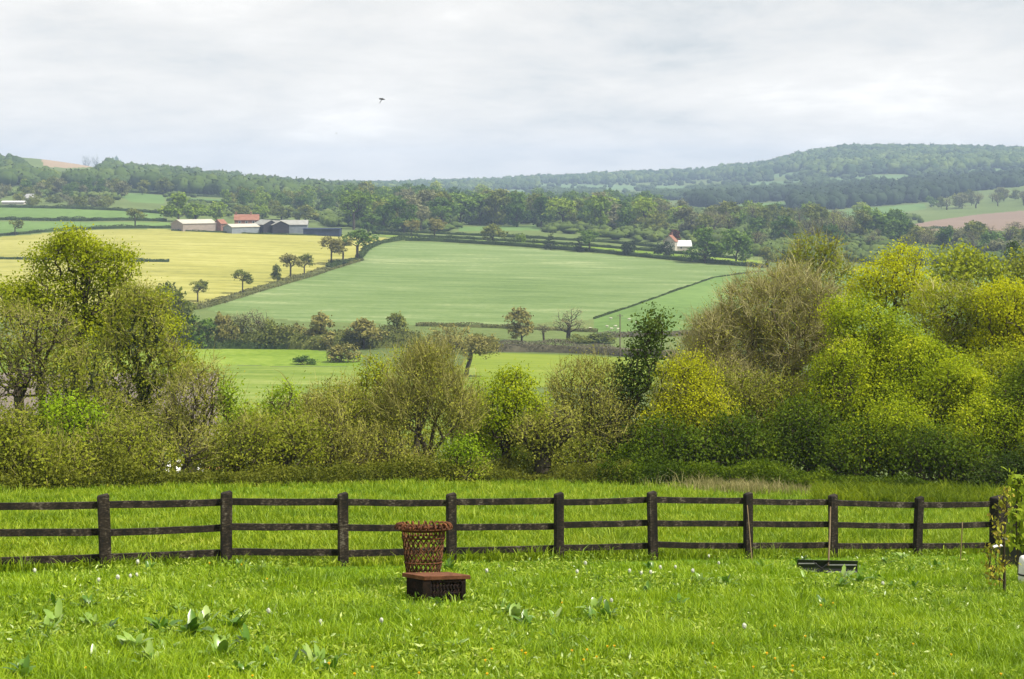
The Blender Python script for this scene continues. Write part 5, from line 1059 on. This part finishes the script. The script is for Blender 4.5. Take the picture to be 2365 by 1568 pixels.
def flower_meshes():
    h = .20; b = MB(); b.tube([(0,0,0),(.008,0,h*.5),(0,0,h-.005)], [.0035,.003,.003], 5); b.q; st = b
    def m(b, n, mt):
        me = bpy.data.meshes.new(n); me.from_pydata(b.v, [], [f for k in b.q for f in b.q[k]]); me.materials.append(mt); me.update(); return me
    s = m(st, 'flower_stalk', STALK)
    c = MB(); V = IV*.028*(1+.12*np.random.default_rng(1).uniform(-1, 1, (len(IV), 1)))+np.array([0, 0, h]); c.add(V, IF.tolist())
    for v in IV[::1]: q = Vector(v)*.036+Vector((0,0,h)); p = Vector(v)*.02+Vector((0,0,h)); c.tube([p, q], [.0025,.001], 3)
    clock = m(c, 'seed_globe', SEED)
    p = MB(); p.tube([(0,0,h-.012),(0,0,h+.004)], [.007,.011], 8)
    for r_, k_, z_ in ((.018,14,.004),(.012,10,.008),(.006,6,.010)):
        for k in range(k_):
            a = 2*math.pi*k/k_; e = Vector((math.cos(a)*r_, math.sin(a)*r_, h+z_)); s_ = Vector((-math.sin(a), math.cos(a), 0))*.0042; o_ = Vector((0,0,h+.002)); p.add([o_-s_*.5, o_+s_*.5, e+s_-Vector((0,0,.001)), e-s_], [(0,1,2,3)])
    return s, clock, m(p, 'petals', PETAL)
FS, FCk, FP = flower_meshes()
clocks = [(318,1301),(228,1336),(272,1338),(301,1328),(316,1325),(620,1411),(740,1431),(80,1319),(881,1430),(1352,1304),(1124,1321),(1333,1322),(1454,1320),(1481,1322),(1503,1324),(1719,1451),(2039,1346),(1637,1282),(1412,1383),(1398,1392),(1560,1308),(1525,1312),(1600,1322),(1660,1300)]
yel = [(484,1304),(558,1306),(617,1338),(198,1537),(583,1555),(483,1564),(760,1536),(1136,1503),(1121,1527),(1214,1515),(1321,1503),(1356,1502),(1348,1526),(1378,1514),(1403,1490),(1419,1496),(1125,1558),(968,1555),(819,1562),(1298,1394),(1924,1394),(1896,1401),(1860,1470),(1646,1487),(1790,1450),(1771,1514),(1790,1521),(1652,1536),(1902,1525),(2109,1489),(2197,1515),(2064,1557),(2312,1555),(2026,1512),(1831,1537),(1205,1502),(860,1548),(1740,1540),(1830,1556)]
ucl = {(620,1411):'white dandelion clock right of the left-centre docks',(740,1431):'white dandelion clock alone between docks and stool',(881,1430):'white dandelion clock left below the slab stool',(1719,1451):'white dandelion clock in the open right-hand lawn',(2039,1346):'white dandelion clock right of the black pusher',(80,1319):'white dandelion clock furthest left under the fence',(228,1336):'white dandelion clock left of the first post pair'}
uye = {(1321,1503):'yellow dandelion, left of the wide central pair',(1356,1502):'yellow dandelion, right of the wide central pair',(484,1304):'yellow dandelion left of the second visible post',(558,1306):'yellow dandelion right of the second visible post',(1924,1394):'yellow dandelion on the dark leafy clump below the pusher',(1860,1470):'yellow dandelion in the middle of the right lawn'}
for lst, me, part, nm, base_lb, cat, grp, uq in ((clocks, FCk, 'seed_globe', 'dandelion_clock', 'white dandelion clock dotted in the grass near the fence', 'dandelion', 'white dandelion clocks in the lawn', ucl), (yel, FP, 'petals', 'dandelion', 'small yellow dandelion dotted in the foreground grass', 'dandelion', 'yellow dandelions in the lawn', uye)):
    for (px, py) in lst:
        x, d, z = near_at(px, py, .19); r_ = empty(nm, (x, d, z), uq.get((px, py), base_lb), cat, grp, rz=float(rng.uniform(0, 6)))
        s = float(rng.uniform(.85, 1.1)); r_.scale = (s*.72, s*.72, s); link('stalk', FS, r_); o = link(part, me, r_)

# ------------------------------------------------------------------ hovering flies close to the camera
FLYM = plain_mat('fly_black', (.012,.010,.012), (.03,.028,.03), 300, .5, .4)
WING = plain_mat('fly_wing', (.10,.10,.11), (.16,.16,.17), 300, .3, .5)
def fly(label, px, py, d, s, rz):
    o = P3(px, py, d); r = empty('hovering_fly', o, label, 'fly', rz=rz); r.scale = (s, s, s)
    b = MB(); prof = [(-.0062,.0002,.0006),(-.004,.0003,.0013),(-.001,.0002,.0014),(.001,.0001,.0017),(.0035,.0,.0016),(.0046,-.0002,.0007),(.0052,-.0003,.0012),(.0064,-.0005,.0009),(.0068,-.0006,.0003)]
    b.loft([[(x, q*math.cos(a), z+q*math.sin(a)) for a in np.linspace(0, 2*math.pi, 11)[:-1]] for x, z, q in prof]); b.build('body', FLYM, r, smooth=True)
    for sg in (-1, 1):
        b = MB(); b.tube([(0, sg*.001, -.001), (-.002-.0015*(sg > 0), sg*.002, -.0045), (-.0065+.003*(sg > 0), sg*.0022, -.0095)], [.0004,.00045,.0003], 5); b.build('leg', FLYM, r)
        b = MB(); b.loft([[(x, sg*(y0)*1., .0018+x*.05-t), (x, sg*(y1)*1., .0022+x*.05-t), (x, sg*y1, .0023+x*.05-t), (x, sg*y0, .0019+x*.05-t)] for x, y0, y1, t in ((.003,.0005,.001,0),(.0,.0007,.0035,0),(-.004,.001,.0045,0),(-.007,.002,.0035,0))]); b.build('wing', WING, r)
fly('black fly hovering with dangling legs high in the sky', 882, 229, 3.3, 1.0, .15)
fly('tiny distant fly below left of the dangling-legged fly', 777, 307, 9.0, .8, 1.2)

# ------------------------------------------------------------------ haze, sky, sun, camera
hz = MB(); hz.box((0, 2620, 15), (12000, 5500, 270))
m, nt, out = new_mat('haze_air')
pv = nt.nodes.new('ShaderNodeVolumePrincipled'); pv.inputs['Color'].default_value = (.54,.71,1.0,1); pv.inputs['Density'].default_value = 1.8e-4; pv.inputs['Anisotropy'].default_value = .0
nt.links.new(pv.outputs[0], out.inputs['Volume'])
o = hz.build('haze', m); tag(o, 'pale blue haze filling the valley air', 'haze', kind='stuff')

sc = bpy.context.scene
SUN_EL, SUN_AZ = R(54), R(114)      # azimuth clockwise from the view direction: from the right, a little behind
wd_ = bpy.data.worlds.new('World'); sc.world = wd_; wd_.use_nodes = True; nt = wd_.node_tree; nt.nodes.clear()
out = nt.nodes.new('ShaderNodeOutputWorld'); bg = nt.nodes.new('ShaderNodeBackground'); bg.inputs['Strength'].default_value = .10
sky = nt.nodes.new('ShaderNodeTexSky'); sky.sky_type = 'NISHITA'; sky.sun_disc = False; sky.sun_elevation = SUN_EL; sky.sun_rotation = SUN_AZ
tc = nt.nodes.new('ShaderNodeTexCoord')
sep = nt.nodes.new('ShaderNodeSeparateXYZ'); nt.links.new(tc.outputs['Generated'], sep.inputs[0])
zc = math_(nt, 'ADD', math_(nt, 'MAXIMUM', sep.outputs['Z'], 0.), .22)
cmb = nt.nodes.new('ShaderNodeCombineXYZ'); nt.links.new(math_(nt, 'DIVIDE', sep.outputs['X'], zc), cmb.inputs[0]); nt.links.new(math_(nt, 'DIVIDE', sep.outputs['Y'], zc), cmb.inputs[1])
def wn(scale, detail, off, st=(1,1,1)):
    mp = nt.nodes.new('ShaderNodeMapping'); mp.inputs['Location'].default_value = off; mp.inputs['Scale'].default_value = st; nt.links.new(cmb.outputs[0], mp.inputs[0]); n = nt.nodes.new('ShaderNodeTexNoise'); n.inputs['Scale'].default_value = scale; n.inputs['Detail'].default_value = detail; n.inputs['Roughness'].default_value = .6; n.inputs['Distortion'].default_value = .3
    nt.links.new(mp.outputs[0], n.inputs[0]); return n.outputs['Fac']
n1 = wn(1.15, 8, (5.3, 2.2, 0), (1.0,1.0,1)); n2 = wn(4.4, 7, (7, 3, 0), (1.0,1.0,1))
nn = math_(nt, 'ADD', math_(nt, 'MULTIPLY', n1, .7), math_(nt, 'MULTIPLY', n2, .3))
cl = ramp(nt, nn, [(.34,(4.9,5.15,5.2)),(.42,(6.0,6.05,5.95)),(.50,(6.75,6.65,6.4)),(.57,(7.3,7.15,6.85)),(.66,(8.4,8.2,7.8))])
fac = ramp(nt, nn, [(.30,(.90,.90,.90)),(.45,(.99,.99,.99))])
mx = nt.nodes.new('ShaderNodeMix'); mx.data_type = 'RGBA'; nt.links.new(fac, mx.inputs[0]); nt.links.new(sky.outputs[0], mx.inputs[6]); nt.links.new(cl, mx.inputs[7])
hzb = ramp(nt, sep.outputs['Z'], [(0., (1.17,1.13,1.07)), (.10, (1.0,1.0,1.0))]); mb = nt.nodes.new('ShaderNodeMix'); mb.data_type = 'RGBA'; mb.blend_type = 'MULTIPLY'; mb.inputs[0].default_value = 1
nt.links.new(mx.outputs[2], mb.inputs[6]); nt.links.new(hzb, mb.inputs[7]); nt.links.new(mb.outputs[2], bg.inputs[0]); nt.links.new(bg.outputs[0], out.inputs[0])
sl = bpy.data.lights.new('sun', 'SUN'); sl.energy = 5.0; sl.angle = R(1.5); sl.color = (1, .94, .82); so = bpy.data.objects.new('sun', sl); C.objects.link(so)
sdir = Vector((math.sin(SUN_AZ)*math.cos(SUN_EL), math.cos(SUN_AZ)*math.cos(SUN_EL), math.sin(SUN_EL))); so.rotation_euler = sdir.to_track_quat('Z', 'Y').to_euler(); so.location = (20, -20, 40)
cam = bpy.data.cameras.new('camera'); cam.sensor_width = 36; cam.lens = F/2365*36; cam.shift_y = -(784-HY)/2365; cam.clip_start = .1; cam.clip_end = 30000
co = bpy.data.objects.new('camera', cam); C.objects.link(co); co.rotation_euler = (R(90), 0, 0); sc.camera = co
sc.view_settings.view_transform = 'Standard'; sc.view_settings.look = 'None'; sc.view_settings.exposure = .5; sc.view_settings.gamma = 1
sc.cycles.max_bounces = 6; sc.cycles.diffuse_bounces = 3; sc.cycles.transmission_bounces = 4; sc.cycles.volume_bounces = 0; sc.cycles.use_denoising = True
print('TREES', TREE_N, 'OBJ', len(bpy.data.objects))
